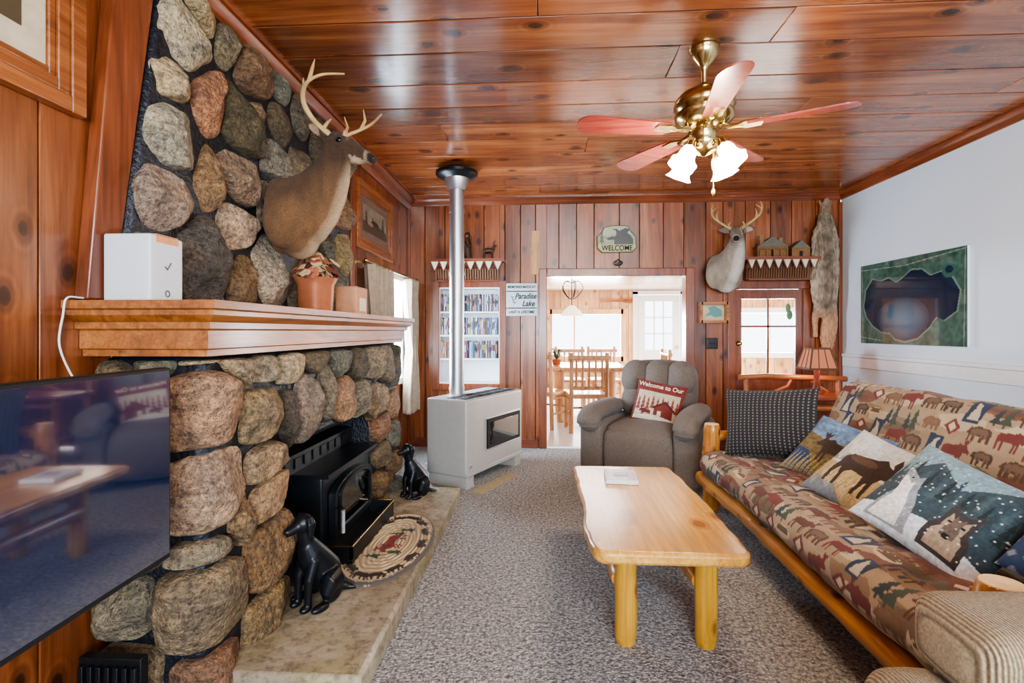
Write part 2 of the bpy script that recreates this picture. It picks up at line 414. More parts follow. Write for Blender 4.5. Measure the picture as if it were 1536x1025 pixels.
plank_wall('wall_left','y',LX,0.03,FY,BY,0,CZ,[(4.42,5.22,0.75,1.80)],W_WALL,0.24,-1,5)
mb=MB(); mb.bb(RX,RX+0.08,FY,BY,0,CZ); mb.build('wall_right',WALLW)
mb=MB()
mb.bb(RX-0.02,RX,FY,BY-0.04,1.0,1.035); mb.bb(RX-0.012,RX,FY,BY-0.04,0.90,1.0)
mb.build('trim_1',WHITE,bevel=0.005)
mb=MB(); mb.bb(RX-0.015,RX,FY,BY-0.04,0.0,0.10); mb.build('baseboard_right',WHITE,bevel=0.004)
mb=MB()
for b in ((LX,-0.6,0,CZ),(2.6,RX,0,CZ),(-0.6,2.6,0,0.75),(-0.6,2.6,2.1,CZ)): mb.bb(b[0],b[1],FY-0.06,FY,b[2],b[3])
mb.build('wall_front',W_WALL)
mb=MB()
for x in (-0.6,0.46,1.53,2.6): mb.bb(x-0.03,x+0.03,FY-0.05,FY+0.02,0.75,2.1)
for z in (0.75,2.1): mb.bb(-0.63,2.63,FY-0.05,FY+0.02,z-0.03,z+0.03)
mb.build('window_3',WHITE,bevel=0.004)
# floor carpet
m,nt,b=newmat('berber_carpet'); v=coords(nt)
vo=nt.nodes.new('ShaderNodeTexVoronoi'); vo.inputs['Scale'].default_value=100; lk(nt,v,vo.inputs['Vector'])
c1=ramp(nt,noise(nt,v,60,3,0.6),[(0.36,L4((130,131,132))),(0.5,L4((180,181,180))),(0.64,L4((220,218,212)))])
c2=mixc(nt,1.0,c1,ramp(nt,vo.outputs['Distance'],[(0.0,(1.12,1.12,1.12,1)),(0.7,(0.52,0.52,0.54,1))]),'MULTIPLY')
lk(nt,c2,b.inputs['Base Color']); b.inputs['Roughness'].default_value=0.95
bump(nt,b,mth(nt,'SUBTRACT',1.0,vo.outputs['Distance']),0.7,0.008)
CARPET=m
mb=MB(); mb.bb(LX,RX,FY,BY,-0.06,0); mb.build('floor',CARPET)
mb=MB(); rnd=random.Random(11); y=FY
while y<BY:
    w=0.30*(1+rnd.uniform(-0.12,0.12)); y1=min(y+w,BY); mb.c=(rnd.random(),rnd.random(),rnd.random())
    xj=rnd.uniform(-1,2.8)
    mb.bb(LX,xj,y+0.004,y1-0.004,CZ,CZ+0.02); mb.c=(rnd.random(),rnd.random(),rnd.random()); mb.bb(xj+0.002,RX,y+0.004,y1-0.004,CZ,CZ+0.02); y=y1
mb.m=1; mb.bb(LX,RX,FY,BY,CZ+0.012,CZ+0.06)
mb.build('ceiling',[W_CEIL,BLACKM],bevel=0.004)
def crown(name,axis,a0,a1,fx,sg,mat,d=0.075):
    prof=[(0,0),(0,-d*1.15),(d*.18,-d*1.15),(d*.3,-d*.95),(d*.45,-d*.6),(d*.75,-d*.35),(d*.85,-d*.2),(d,-d*.18),(d,0)]
    mb=MB(); vs=[];n=len(prof)
    for a in (a0,a1):
        for (p,q) in prof:
            vs.append((a,fx+sg*p,CZ+q) if axis=='x' else (fx+sg*p,a,CZ+q))
    fs=[(i,(i+1)%n,n+(i+1)%n,n+i) for i in range(n)]+[list(range(n)),list(range(2*n-1,n-1,-1))]
    mb.add(vs,fs); return mb.build(name,mat,ang=20)
crown('trim_2','y',FY,BY,LX,1,W_TRIMY,0.10)
crown('trim_3','x',LX,RX,BY,-1,W_TRIMX,0.065)
crown('trim_4','y',FY,BY,RX,-1,W_TRIMY,0.065)
mb=MB(); mb.bb(LX,-.05,BY-0.015,BY,0,0.09); mb.bb(1.61,1.93,BY-0.015,BY,0,0.09); mb.bb(2.80,RX,BY-0.015,BY,0,0.09); mb.build('baseboard_back',W_TRIMX,bevel=0.003)
mb=MB(); mb.bb(LX,LX+0.03,BY-0.03,BY,0,2.6); mb.bb(RX-0.035,RX,BY-0.03,BY,0,2.6); mb.build('trim_5',W_TRIMZ,bevel=0.004)
mb=MB()
mb.bb(-0.04,0.045,BY-0.03,BY+0.12,0,1.93); mb.bb(1.507,1.60,BY-0.03,BY+0.12,0,1.93); mb.bb(0.045,1.507,BY-0.03,BY+0.12,1.845,1.93)
mb.build('trim_6',W_TRIMZ,bevel=0.006)
mb=MB()
for y in (4.42,5.22): mb.bb(LX-0.08,LX+0.02,y-0.04,y+0.04,0.71,1.84)
for z in (0.75,1.80,1.28): mb.bb(LX-0.08,LX+0.02,4.46,5.18,z-0.03,z+0.03)
mb.build('window_1',WHITE,bevel=0.004)

# ================================================================ dining room
D0,D1,DX0,DX1,DZ=BY+0.12,10.0,-1.6,5.6,2.06
mb=MB(); mb.bb(DX0,DX1,BY+0.08,D1,-0.06,0)
mb.build('floor_dining',plain('dining_floor_tile',(226,226,226),0.35,var=0.04))
mb=MB(); rnd=random.Random(4); y=BY+0.1
while y<D1:
    mb.c=(rnd.random(),)*3; mb.bb(DX0,DX1,y+0.004,y+0.156,DZ,DZ+0.02); y+=0.16
mb.build('ceiling_dining',wood('dining_ceiling',(205,172,138),(226,202,174),(236,218,194),0,0.25,0.5,knot=False,tint=0.15))
plank_wall('wall_dining_far','x',D1,0.03,DX0,DX1,0,DZ,[(0.14,1.57,0.72,1.64),(1.83,2.68,-0.01,1.98),(3.7,5.0,0.8,1.66)],W_FAR,0.2,1,9)
mb=MB(); mb.bb(DX0-0.06,DX0,BY+0.1,D1,0,DZ); mb.bb(DX1,DX1+0.06,BY+0.1,D1,0,DZ); mb.build('wall_dining_side',W_FAR)
def wframe(mb,x0,x1,z0,z1,y,t=0.05):
    for x in (x0,x1): mb.bb(x-t,x+t,y-0.04,y+0.05,z0-t,z1+t)
    for z in (z0,z1): mb.bb(x0,x1,y-0.04,y+0.05,z-t,z+t)
mb=MB(); wframe(mb,0.14,1.57,0.72,1.64,D1); mb.bb(0.6,0.64,D1,D1+0.03,0.72,1.64); mb.build('window_2',W_FAR,bevel=0.004)
mb=MB(); wframe(mb,3.7,5.0,0.8,1.66,D1); mb.bb(4.33,4.37,D1,D1+0.03,0.8,1.66); mb.build('window_4',WHITE,bevel=0.004)
mb=MB(); x0,x1=1.86,2.65; yy=D1
mb.bb(x0,x1,yy,yy+0.04,0.01,0.9); mb.bb(x0,x1,yy,yy+0.04,1.84,1.96); mb.bb(x0,x0+0.13,yy,yy+0.04,0.9,1.84); mb.bb(x1-0.13,x1,yy,yy+0.04,0.9,1.84)
for k in (1,2):
    xx=x0+0.13+(x1-x0-0.26)*k/3; mb.bb(xx-0.012,xx+0.012,yy,yy+0.03,0.9,1.84)
    zz=0.9+0.94*k/3; mb.bb(x0+0.13,x1-0.13,yy,yy+0.03,zz-0.012,zz+0.012)
for k in (0,1): mb.bb(x0+0.12+k*0.3,x0+0.37+k*0.3,yy-0.012,yy,0.15,0.78)
mb.m=1; mb.ell((x1-0.06,yy-0.04,0.95),(0.03,0.03,0.03)); mb.bb(x1-0.07,x1-0.05,yy-0.03,yy,0.94,0.96)
mb.build('door_1',[WHITE,BRASS],bevel=0.004)
mb=MB()
for x in (1.80,2.71): mb.bb(x-0.05,x+0.05,D1-0.03,D1,0,2.03)
mb.bb(1.75,2.76,D1-0.03,D1,1.98,2.05); mb.build('trim_7',WHITE)

def dining_chair(x,y,ang):
    mb=MB(); mb.T=Matrix.Translation((x,y,0))@Matrix.Rotation(ang,4,'Z')
    for sx in (-.22,.22):
        mb.cyl((sx,-.2,0),(sx,-.24,1.0),.028,.024,10); mb.cyl((sx,.22,0),(sx,.22,.45),.028,.028,10)
        mb.cyl((sx,-.2,.2),(sx,.22,.2),.015,n=8); mb.cyl((sx,-.2,.4),(sx,.22,.4),.018,n=8)
    mb.cyl((-.22,.22,.25),(.22,.22,.25),.015,n=8); mb.cyl((-.26,-.235,.93),(.26,-.235,.93),.03,n=10); mb.cyl((-.22,-.215,.56),(.22,-.215,.56),.022,n=10)
    for k in range(5): mb.cyl((-.16+.08*k,-.218,.56),(-.16+.08*k,-.235,.93),.014,n=8)
    mb.rbox((0,0,.455),(.5,.48,.05),.02)
    return mb.build('dining_chair',W_DIN)
dining_chair(0.55,6.50,0.1); dining_chair(0.05,6.75,-.6); dining_chair(0.45,8.40,PI); dining_chair(1.52,7.35,PI/2); dining_chair(1.02,8.45,PI+.1)
mb=MB(); mb.rbox((0.62,7.45,0.74),(1.15,1.2,0.06),.028)
for sx in (0.25,0.95):
    for sy in (7.05,7.85): mb.cyl((sx,sy,0),(sx,sy,.71),.05,n=12)
mb.cyl((0.25,7.05,.3),(0.25,7.85,.3),.03); mb.cyl((.95,7.05,.3),(.95,7.85,.3),.03); mb.cyl((.25,7.45,.3),(.95,7.45,.3),.03)
mb.build('dining_table',W_DIN)
mb=MB(); mb.lathe([(0,.772),(.05,.772),(.07,.86),(.065,.86),(.0,.85)],(0.2,7.3,0),16); mb.m=1; rnd=random.Random(2)
for k in range(26):
    a=rnd.uniform(0,2*PI); r=rnd.uniform(.04,.13); h=rnd.uniform(.05,.17)
    mb.tube([(0.2,7.3,.85),(0.2+r*.5*math.cos(a),7.3+r*.5*math.sin(a),.85+h),(0.2+r*math.cos(a),7.3+r*math.sin(a),.85+h*.8)],[.002,(.004,.016),.001],6)
mb.build('potted_plant',[plain('terracotta',(170,90,60),.7),plain('leaf_green',(60,95,55),.6)])
mb=MB(); cx,cy=0.42,7.35
mb.cyl((cx,cy,DZ),(cx,cy,1.62),.006); mb.lathe([(0,DZ),(.06,DZ),(.05,DZ-.03),(0,DZ-.04)],(cx,cy,0),16)
for k in range(5):
    a=2*PI*k/5; c,s_=math.cos(a),math.sin(a)
    P=catmull([(cx,cy,1.95),(cx+.1*c,cy+.1*s_,1.98),(cx+.16*c,cy+.16*s_,1.88),(cx+.08*c,cy+.08*s_,1.76),(cx,cy,1.72)],6); mb.tube(P,.006,6)
mb.m=1; mb.lathe([(.03,1.63),(.06,1.61),(.12,1.55),(.17,1.49),(.175,1.485),(.12,1.545),(.05,1.6)],(cx,cy,0),24)
mb.build('chandelier',[BLACK,plain('milk_glass',(240,235,225),.3,emis=(255,240,215),estr=1.5)])
mb=MB(); mb.prism([(-.32,-.02),(.05,-.025),(.12,-.05),(.3,-.05),(.34,0),(.3,.05),(.12,.05),(.05,.025),(-.32,.02),(-.36,.04),(-.36,-.04)],(1.5,D1-.012,1.86),(1,0,0),(0,0,1),0.012)
pd=mb.build('paddle_sign',W_OAKX); text('lettering','LAST LAKE',(1.69,D1-.027,1.86),.055,BLACKM,pd)

# ================================================================ STONE FIREPLACE
def clip(poly,a,b,c):
    out=[];n=len(poly)
    for i in range(n):
        p,q=poly[i],poly[(i+1)%n]; dp=a*p[0]+b*p[1]-c; dq=a*q[0]+b*q[1]-c
        if dp<=0: out.append(p)
        if (dp<0<dq) or (dq<0<dp):
            t=dp/(dp-dq); out.append((p[0]+(q[0]-p[0])*t,p[1]+(q[1]-p[1])*t))
    return out
def cell(i,S,bounds,gap):
    p=[tuple(q) for q in bounds]; x,y,w=S[i][:3]
    for j,s2 in enumerate(S):
        if j==i: continue
        dx,dy=s2[0]-x,s2[1]-y; d=math.hypot(dx,dy)
        if d>1.2: continue
        t=(d*d+w*w-s2[2]**2)/(2*d)-gap/2
        a,b=dx/d,dy/d; p=clip(p,a,b,a*x+b*y+t)
        if len(p)<3: return None
    return p
def inset_bounds(p,bounds,g):
    cx=sum(q[0] for q in bounds)/len(bounds);cy=sum(q[1] for q in bounds)/len(bounds); n=len(bounds)
    for i in range(n):
        a_=bounds[i];b_=bounds[(i+1)%n]; ex,ey=b_[0]-a_[0],b_[1]-a_[1]; l=math.hypot(ex,ey); nx,ny=ey/l,-ex/l
        if nx*(cx-a_[0])+ny*(cy-a_[1])>0: nx,ny=-nx,-ny
        p=clip(p,nx,ny,nx*a_[0]+ny*a_[1]-g)
        if len(p)<3:return None
    return p
PAL=[(164,148,126),(128,114,92),(164,134,108),(108,102,88),(184,168,142),(116,120,114),(148,124,94),(96,88,76),(154,144,130),(138,112,84),(110,112,102)]
def stones(mb,S,bounds,mapf,gap,H,seed):
    rnd=random.Random(seed)
    for i,s in enumerate(S):
        if len(s)>3 and s[3]=='void': continue
        p=cell(i,S,bounds,gap)
        if p: p=inset_bounds(p,bounds,gap*0.5)
        if not p: continue
        for it in range(3):
            q=[]; e=.25 if it else .18
            for k in range(len(p)):
                a,b=p[k],p[(k+1)%len(p)]; q.append((a[0]*(1-e)+b[0]*e,a[1]*(1-e)+b[1]*e)); q.append((a[0]*e+b[0]*(1-e),a[1]*e+b[1]*(1-e)))
            p=q
        per=[0]
        for k in range(len(p)): per.append(per[-1]+math.dist(p[k],p[(k+1)%len(p)]))
        M=60; ring=[];k=0
        for a in range(M):
            t=per[-1]*a/M
            while per[k+1]<t:k+=1
            f=(t-per[k])/max(1e-9,per[k+1]-per[k]); A=p[k];B=p[(k+1)%len(p)]; ring.append((A[0]+(B[0]-A[0])*f,A[1]+(B[1]-A[1])*f))
        cx=sum(r[0] for r in ring)/M; cy=sum(r[1] for r in ring)/M
        size=min(max(math.dist(r,(cx,cy)) for r in ring),.2)
        h0=H*(0.55+0.45*size/.14)*rnd.uniform(.8,1.3); off=Vector((rnd.uniform(0,99),rnd.uniform(0,99),0))
        base=L(s[3] if len(s)>3 else rnd.choice(PAL)); k_=rnd.uniform(.66,1.05); base=(base[0]*k_*1.03,base[1]*k_,base[2]*k_*.94)
        tx,ty=rnd.uniform(-.5,.5),rnd.uniform(-.5,.5)
        pl=[(rnd.uniform(0,2*PI),rnd.uniform(.15,.6),rnd.uniform(.5,1.2)) for _ in range(4)]
        vs=[];T=[1.0,.99,.965,.925,.87,.79,.69,.58,.46,.34,.22,.1]
        for ti,t in enumerate(T):
            for r in ring:
                x=cx+(r[0]-cx)*t; y=cy+(r[1]-cy)*t
                n3=Vector((x,y,0))+off
                if ti==0: hh=-.03
                else:
                    hh=(1-t**4.5)**0.55
                    rx,ry=(r[0]-cx)*t/size,(r[1]-cy)*t/size
                    hh*=1+tx*rx+ty*ry
                    for (aa,dd,sl) in pl:
                        hh=min(hh,1.0-(rx*math.cos(aa)+ry*math.sin(aa)-dd+.3)*sl)
                    hh=max(hh,.02)*(1+mnoise.noise(n3*8)*.25+mnoise.noise(n3*20)*.15+mnoise.noise(n3*45)*.08)*h0
                wob=1+(mnoise.noise(n3*11+Vector((0,0,5)))*.08+mnoise.noise(n3*30+Vector((0,0,9)))*.035)
                vs.append(mapf(cx+(x-cx)*wob,cy+(y-cy)*wob,hh))
        L_=len(vs)-M; vs.append(Vector([sum(vs[L_+k][q] for k in range(M))/M for q in range(3)]))
        fs=[]
        for ti in range(len(T)-1):
            for k in range(M):
                k2=(k+1)%M; fs.append((ti*M+k,ti*M+k2,(ti+1)*M+k2,(ti+1)*M+k))
        last=(len(T)-1)*M
        for k in range(M): fs.append((last+k,last+(k+1)%M,last+M))
        mb.c=base; mb.add(vs,fs)
fp=bpy.data.objects.new('stone_fireplace',None); sc.collection.objects.link(fp)
UB=[(1.60,1.36),(3.62,1.36),(3.62,2.63),(1.80,2.63)]
US=[(1.87,2.42,.13,(200,190,166)),(1.78,2.20,.1,(176,160,134)),(1.98,2.60,.1,(184,166,132)),(1.80,1.99,.14,(176,170,154)),(2.04,2.22,.06,(164,120,94)),
(2.36,2.49,.1,(140,110,84)),(2.15,2.58,.05,(116,108,90)),(2.26,2.19,.13,(100,92,72)),(2.62,2.36,.08,(108,96,78)),(1.77,1.77,.13,(158,140,128)),(2.25,1.97,.12,(172,148,128)),
(2.22,1.76,.07,(180,160,142)),(1.98,1.53,.15,(102,96,90)),(2.53,1.58,.15,(168,156,140)),(3.06,1.60,.10,(160,142,116)),(2.85,2.21,.1,(130,120,104)),(2.86,2.50,.08),
(2.06,1.90,.03),(1.70,1.52,.06,(134,126,114)),(2.3,1.48,.08),(2.56,1.92,.12),(2.56,2.13,.08),(2.82,1.86,.1,(144,124,98)),(2.82,1.53,.04),(3.12,2.0,.1),(3.1,2.4,.1),(3.35,1.55,.08),(3.42,1.8,.08,(180,162,118)),(3.4,2.1,.09),(3.4,2.42,.1),(2.4,2.34,.03),(2.62,2.56,.06),(3.2,1.8,.04),(3.25,2.2,.05)]
mb=MB(); stones(mb,US,UB,lambda y,z,h:(-1.415+h,y,z),0.020,0.072,21)
R_=0.1
def lowmap(s,z,h):
    a=.27; arc=PI*R_/2; f=2.02
    if s<a: return (-1.47+s,1.58-h,z)
    if s<a+arc:
        t=(s-a)/R_; return (-1.20+(R_+h)*math.sin(t),1.68-(R_+h)*math.cos(t),z)
    if s<a+arc+f: return (-1.10+h,1.68+(s-a-arc),z)
    if s<a+2*arc+f:
        t=(s-a-arc-f)/R_; return (-1.20+(R_+h)*math.cos(t),3.70+(R_+h)*math.sin(t),z)
    return (-1.20-(s-a-2*arc-f),3.80+h,z)
def fy(y): return y-1.253
TOT=.27*2+PI*R_+2.02
LB=[(0,0.02),(TOT,0.02),(TOT,1.175),(0,1.175)]
LS=[(.355,.99,.15,(190,156,130)),(.365,.725,.16,(178,154,134)),(.36,.53,.08,(140,132,116)),(.36,.345,.15,(148,132,110)),(.36,.11,.08,(150,116,94)),
(.11,1.02,.09),(.12,.80,.08),(.11,.58,.1),(.11,.36,.09,(138,130,114)),(.11,.13,.08),(.22,1.15,.03),(.33,1.165,.02),
(fy(1.92),.94,.10,(158,138,108)),(fy(1.73),1.13,.03,(174,154,126)),(fy(1.93),1.12,.06,(164,152,130)),(fy(1.93),.74,.07,(168,146,118)),(fy(1.94),.60,.08,(184,154,122)),(fy(1.98),.38,.13,(150,122,90)),(fy(1.98),.13,.11,(166,142,106)),(fy(1.74),.60,.01),
(fy(2.14),1.12,.06),(fy(2.30),.93,.12,(170,154,140)),(fy(2.36),1.12,.05),(fy(2.12),.93,.03),(fy(2.50),.97,.08,(146,138,120)),(fy(2.66),1.10,.06),(fy(2.72),.90,.09,(158,126,98)),(fy(2.92),1.08,.08),(fy(2.95),.86,.08,(136,130,114)),(fy(3.18),1.06,.09,(138,128,114)),(fy(3.14),.85,.05),
(fy(3.45),1.02,.11,(118,110,98)),(fy(3.38),.80,.08,(168,150,130)),(fy(3.40),.60,.09,(170,130,104)),(fy(3.42),.42,.08),(fy(3.40),.22,.09),(fy(3.45),.07,.05),(fy(3.66),.95,.07),(fy(3.66),.72,.09),(fy(3.66),.5,.09),(fy(3.64),.3,.08),(fy(3.65),.1,.08),
(TOT-.18,1.0,.1),(TOT-.18,.7,.1),(TOT-.18,.4,.1),(TOT-.18,.15,.1)]
for z in (.05,.2,.35,.5): LS.append((fy(2.28),z,.06,'void')); LS.append((fy(3.12),z,.06,'void'))
for y in (2.4,2.6,2.8,3.0):
    for z in (.1,.3,.5,.64): LS.append((fy(y),z,.08,'void'))
stones(mb,LS,LB,lowmap,0.020,0.062,33)
mb.build('field_stones',STONE,fp,ang=70)
mb=MB()
mb.prism([(1.60,1.36),(3.64,1.36),(3.64,2.63),(1.80,2.63)],(-1.468,0,0),(0,1,0),(0,0,1),0.065)
mb.bb(-1.468,-1.11,1.60,2.13,0.0,1.18); mb.bb(-1.468,-1.11,3.27,3.78,0.0,1.18); mb.bb(-1.468,-1.11,2.13,3.27,.74,1.18)
mb.build('mortar',MORT,fp,bevel=0.04)
mb=MB(); mb.bb(-1.465,-1.45,2.13,3.27,0,.74); mb.build('firebox_back',BLACKM,fp)
mb=MB(); mb.prism([(1.50,1.36),(1.595,1.36),(1.795,2.62),(1.62,2.62)],(-1.468,0,0),(0,1,0),(0,0,1),0.05); mb.build('trim_8',W_TRIMZ,bevel=0.006)
mb=MB(); mb.bb(-1.468,-1.40,3.64,3.72,1.36,2.60); mb.build('trim_9',W_TRIMZ,bevel=0.006)
# mantel shelf
mb=MB(); prof=[(0,1.18),(.0,1.20),(.012,1.205),(.012,1.262),(.03,1.268),(.03,1.288),(.045,1.295),(.06,1.31),(.06,1.325),(.075,1.33),(.075,1.355)]
def ring_m(o,z): 
    x1,y0,y1=-1.055+o,1.535-o,3.76+o
    return [(-1.468,y0,z),(x1,y0,z),(x1,y1,z),(-1.468,y1,z)]
vs=[];fs=[]
for (o,z) in prof: vs+=ring_m(o,z)
for i in range(len(prof)-1):
    for k in range(3): fs.append((i*4+k,i*4+k+1,(i+1)*4+k+1,(i+1)*4+k))
n=len(prof); fs.append((0,3,2,1)); fs.append(tuple((n-1)*4+k for k in range(4)))
fs.append([i*4 for i in range(n)]+[i*4+3 for i in reversed(range(n))])
mb.add(vs,fs); mantel=mb.build('mantel_shelf',W_OAKY,ang=20)
# hearth
m,nt,b=newmat('hearth_concrete'); v=coords(nt)
c=ramp(nt,noise(nt,v,3.5,6,.6),[(0.3,L4((112,104,84))),(.5,L4((154,142,120))),(.7,L4((188,178,160)))])
c=mixc(nt,ramp(nt,noise(nt,v,2.2,3),[(.50,(0,0,0,1)),(.66,(.5,.5,.5,1))]),c,L4((150,140,80)))
c=mixc(nt,1.0,c,ramp(nt,noise(nt,v,26,6,.7),[(.36,(.55,.54,.52,1)),(.52,(1,1,1,1))]),'MULTIPLY')
lk(nt,c,b.inputs['Base Color']); b.inputs['Roughness'].default_value=.7; bump(nt,b,noise(nt,v,30,5),.35,.01)
mb=MB(); mb.bb(-1.115,-.61,1.66,3.74,0.0,.10); mb.build('hearth_slab',m,bevel=0.015)
# wood stove
mb=MB(); y0,y1=2.45,3.12; xf=-1.085
mb.rbox((-1.27,(y0+y1)/2,.32),(.36,y1-y0,.42),.012)
mb.bb(-1.45,-1.05,y0-.02,y1+.02,.53,.55)
mb.bb(-1.445,-1.24,2.30,3.22,.55,.64); mb.bb(-1.445,-1.40,2.16,3.25,.10,.66)
for k in range(8): mb.bb(-1.238,-1.232,2.36+k*.1,2.42+k*.1,.57,.62)
yc=(y0+y1)/2; 
def arch(w,h,r,n=14):
    return [(-w,0),(w,0)]+[(w*math.cos(a)*1.0,h+r*math.sin(a)) for a in [PI*k/n for k in range(n+1)]]
mb.prism([(-a,b) for a,b in arch(.27,.22,.07)][::-1],(xf,yc,.20),(0,1,0),(0,0,1),.035)
mb.m=1; mb.prism([(-a,b) for a,b in arch(.20,.15,.06)][::-1],(xf+.036,yc,.245),(0,1,0),(0,0,1),.004)
mb.m=0
o=arch(.22,.17,.065)
for k in range(len(o)):
    a=o[k];b_=o[(k+1)%len(o)]; mb.cyl((xf+.04,yc+a[0],.235+a[1]),(xf+.04,yc+b_[0],.235+b_[1]),.009,n=6)
mb.bb(xf-.02,xf+.15,y0-.01,y1+.01,.10,.135); 
mb.bb(xf+.135,xf+.15,y0-.01,y1+.01,.135,.20); mb.bb(xf,xf+.15,y0-.01,y0+.005,.135,.20); mb.bb(xf,xf+.15,y1-.005,y1+.01,.135,.20)
mb.m=2; mb.tube([(xf+.0,y0-.012,.20),(xf+.152,y0-.012,.20),(xf+.152,y1+.012,.20),(xf,y1+.012,.20)],.0035,8)
mb.m=3
for k in range(14):
    mb.ell((xf+.075,y0+.06,.24+k*.0085),(.012,.012,.005),n=10,m=6)
mb.m=0; mb.tube([(xf+.035,y0+.07,.36),(xf+.075,y0+.065,.37),(xf+.075,y0+.06,.24)],.006,8)
mb.build('wood_stove',[BLACK,GLASSB,BRASS,STEEL],bevel=0.003)
# ---- dog statues
def dog(x,y,z,ang,s):
    mb=MB(); T=Matrix.Translation((x,y,z))@Matrix.Rotation(ang,4,'Z')@Matrix.Diagonal((s*.8,s*.9,s*1.04,1)); mb.T=T
    mb.tube([(-.17,0,.08),(-.13,0,.15),(-.06,0,.22),(.0,0,.29),(.03,0,.35)],[(.085,.08),(.105,.105),(.095,.10),(.08,.085),(.055,.06)],16,up=(0,1,0))
    mb.ell((-.16,0,.09),(.085,.10,.09))
    mb.tube([(.01,0,.31),(.03,0,.37),(.045,0,.43)],[.058,.052,.05],14)
    mb.ell((.05,0,.455),(.065,.06,.055))
    mb.tube([(.07,0,.455),(.12,0,.44),(.175,0,.43)],[(.042,.038),(.034,.03),(.024,.022)],12,up=(0,1,0)); mb.ell((.175,0,.437),(.016,.02,.014))
    for sg in (-1,1):
        mb.tube([(.0,sg*.05,.26),(.045,sg*.055,.16),(.05,sg*.055,.08),(.05,sg*.055,.02)],[.042,.032,.025,.024],12); mb.ell((.07,sg*.055,.02),(.042,.028,.02))
        mb.tube([(-.15,sg*.08,.14),(-.07,sg*.11,.13),(-.04,sg*.11,.07)],[.065,.062,.035],12); mb.ell((.0,sg*.115,.02),(.07,.03,.022)); mb.ell((-.11,sg*.09,.10),(.09,.04,.09))
        mb.tube([(.035,sg*.05,.495),(.035,sg*.075,.46),(.045,sg*.075,.39)],[(.012,.024),(.014,.034),(.008,.018)],8)
    mb.tube([(-.22,0,.04),(-.29,.03,.025),(-.33,.07,.02)],[.024,.018,.008],8)
    return organic(mb,0.006*max(s,.6),2,'dog_statue',[BLACK])
dog(-.985,2.09,.095,-2.15,.76); dog(-.92,3.50,.095,-2.3,.72)
# ---- oval rug
A=canvas(150,260,(196,178,148))
fell(A,75,130,75,130,(84,78,76)); fell(A,75,130,69,124,(188,168,134))
for k in range(12): 
    if k%2: fell(A,75,130,66-k*5,121-k*5,(168,146,112))
    else: fell(A,75,130,66-k*5,121-k*5,(198,178,144))
for k in range(14):
    a=2*PI*k/14; x,y=75+56*math.cos(a),130+106*math.sin(a); stamp(A,BEAR,x,y,32,20,(48,32,26),rot=a+PI/2)
stamp(A,MOOSE,75,130,66,48,(120,40,34),rot=PI/2)
for yy_ in (84,98,166,182): stamp(A,TREE,75+(yy_%3-1)*16,yy_,22,30,(50,66,44),rot=PI/2)
mb=MB()
def rugf(u,v):
    r=v; a=2*PI*u; return (-.825+.225*r*math.cos(a),2.70+.45*r*math.sin(a),.112+.003*math.sin(v*75)-(0.01 if v>.995 else 0))
nu,nv=220,90; vs=[];cols=[]
for j in range(nv):
    for i in range(nu):
        u,v=i/nu,j/(nv-1); vs.append(rugf(u,v)); x=int(75+74*v*math.cos(2*PI*u)); y=int(130+129*v*math.sin(2*PI*u)); cols.append(tuple(A[y,x]))
fs=[(j*nu+i,j*nu+(i+1)%nu,(j+1)*nu+(i+1)%nu,(j+1)*nu+i) for j in range(nv-1) for i in range(nu)]
mb.add(vs,fs,cols); mb.build('oval_rug',FAB,ang=80)
# ---- mantel objects
mb=MB(); mb.rbox((-1.335,1.625,1.356+.11),(.16,.15,.22),.008); mb.m=1
mb.box((-1.2545,1.625,1.562),(.002,.10,.022)); mb.box((-1.28,1.625,1.577),(.05,.10,.002)); bx=mb.build('router_box',[plain('box_card_white',(210,212,214),.5,var=.02),plain('orange_label',(226,150,96),.5)],bevel=0)
gi=plain('grey_ink',(90,90,95),.5)
mb=MB(); mb.tube([(-1.253,1.612,1.475),(-1.253,1.622,1.465),(-1.253,1.64,1.49)],.0018,6); mb.lathe([(.008,0),(.012,.001),(.008,.002)],(-1.255,1.625,1.385),16,Matrix.Rotation(PI/2,3,'Y')); mb.build('stand_in_mark',gi,bx)
mb=MB(); cy_=2.62; cx_=-1.20
mb.lathe([(.0,1.357),(.08,1.357),(.085,1.37),(.092,1.50),(.11,1.54),(.10,1.54),(.075,1.50),(0,1.5)],(cx_,cy_,0),24,scal=(.03,5)); mb.m=1; rnd=random.Random(5)
for k in range(44):
    a=rnd.uniform(0,2*PI); r=rnd.uniform(.0,.12); zz=1.57+rnd.uniform(-.02,.09)*(1-r*4); c=Vector((cx_+r*math.cos(a),cy_+r*math.sin(a),zz)); mb.m=1+(k%3)
    Rr=Matrix.Rotation(a,3,'Z')@Matrix.Rotation(rnd.uniform(.3,1.2),3,'Y'); 
    for q in range(5): mb.ell(c+Rr@Vector((.018*math.cos(q*1.256),.018*math.sin(q*1.256),0)),(.019,.014,.004),Rr,n=8,m=5)
mb.m=0
mb.build('flower_pot',[plain('copper_pot',(180,112,78),.35,.35),plain('petal_brown',(112,60,42),.8),plain('petal_cream',(204,170,130),.8),plain('petal_rust',(168,96,66),.8)])
mb=MB(); mb.rbox((-1.16,3.02,1.357+.085),(.13,.19,.17),.01); mb.m=1; mb.bb(-1.094,-1.09,2.97,3.07,1.38,1.46); mb.build('gift_box',[plain('kraft_peach',(196,138,100),.6),plain('cream_label',(225,210,185),.6)])
mb=MB(); mb.tube(catmull([(-1.42,1.60,1.362),(-1.435,1.50,1.364),(-1.435,1.447,1.36),(-1.44,1.440,1.31),(-1.452,1.44,1.22),(-1.43,1.455,1.13),(-1.40,1.47,1.07),(-1.43,1.47,1.02)],8),.003,8); mb.build('white_cable',WHITE)
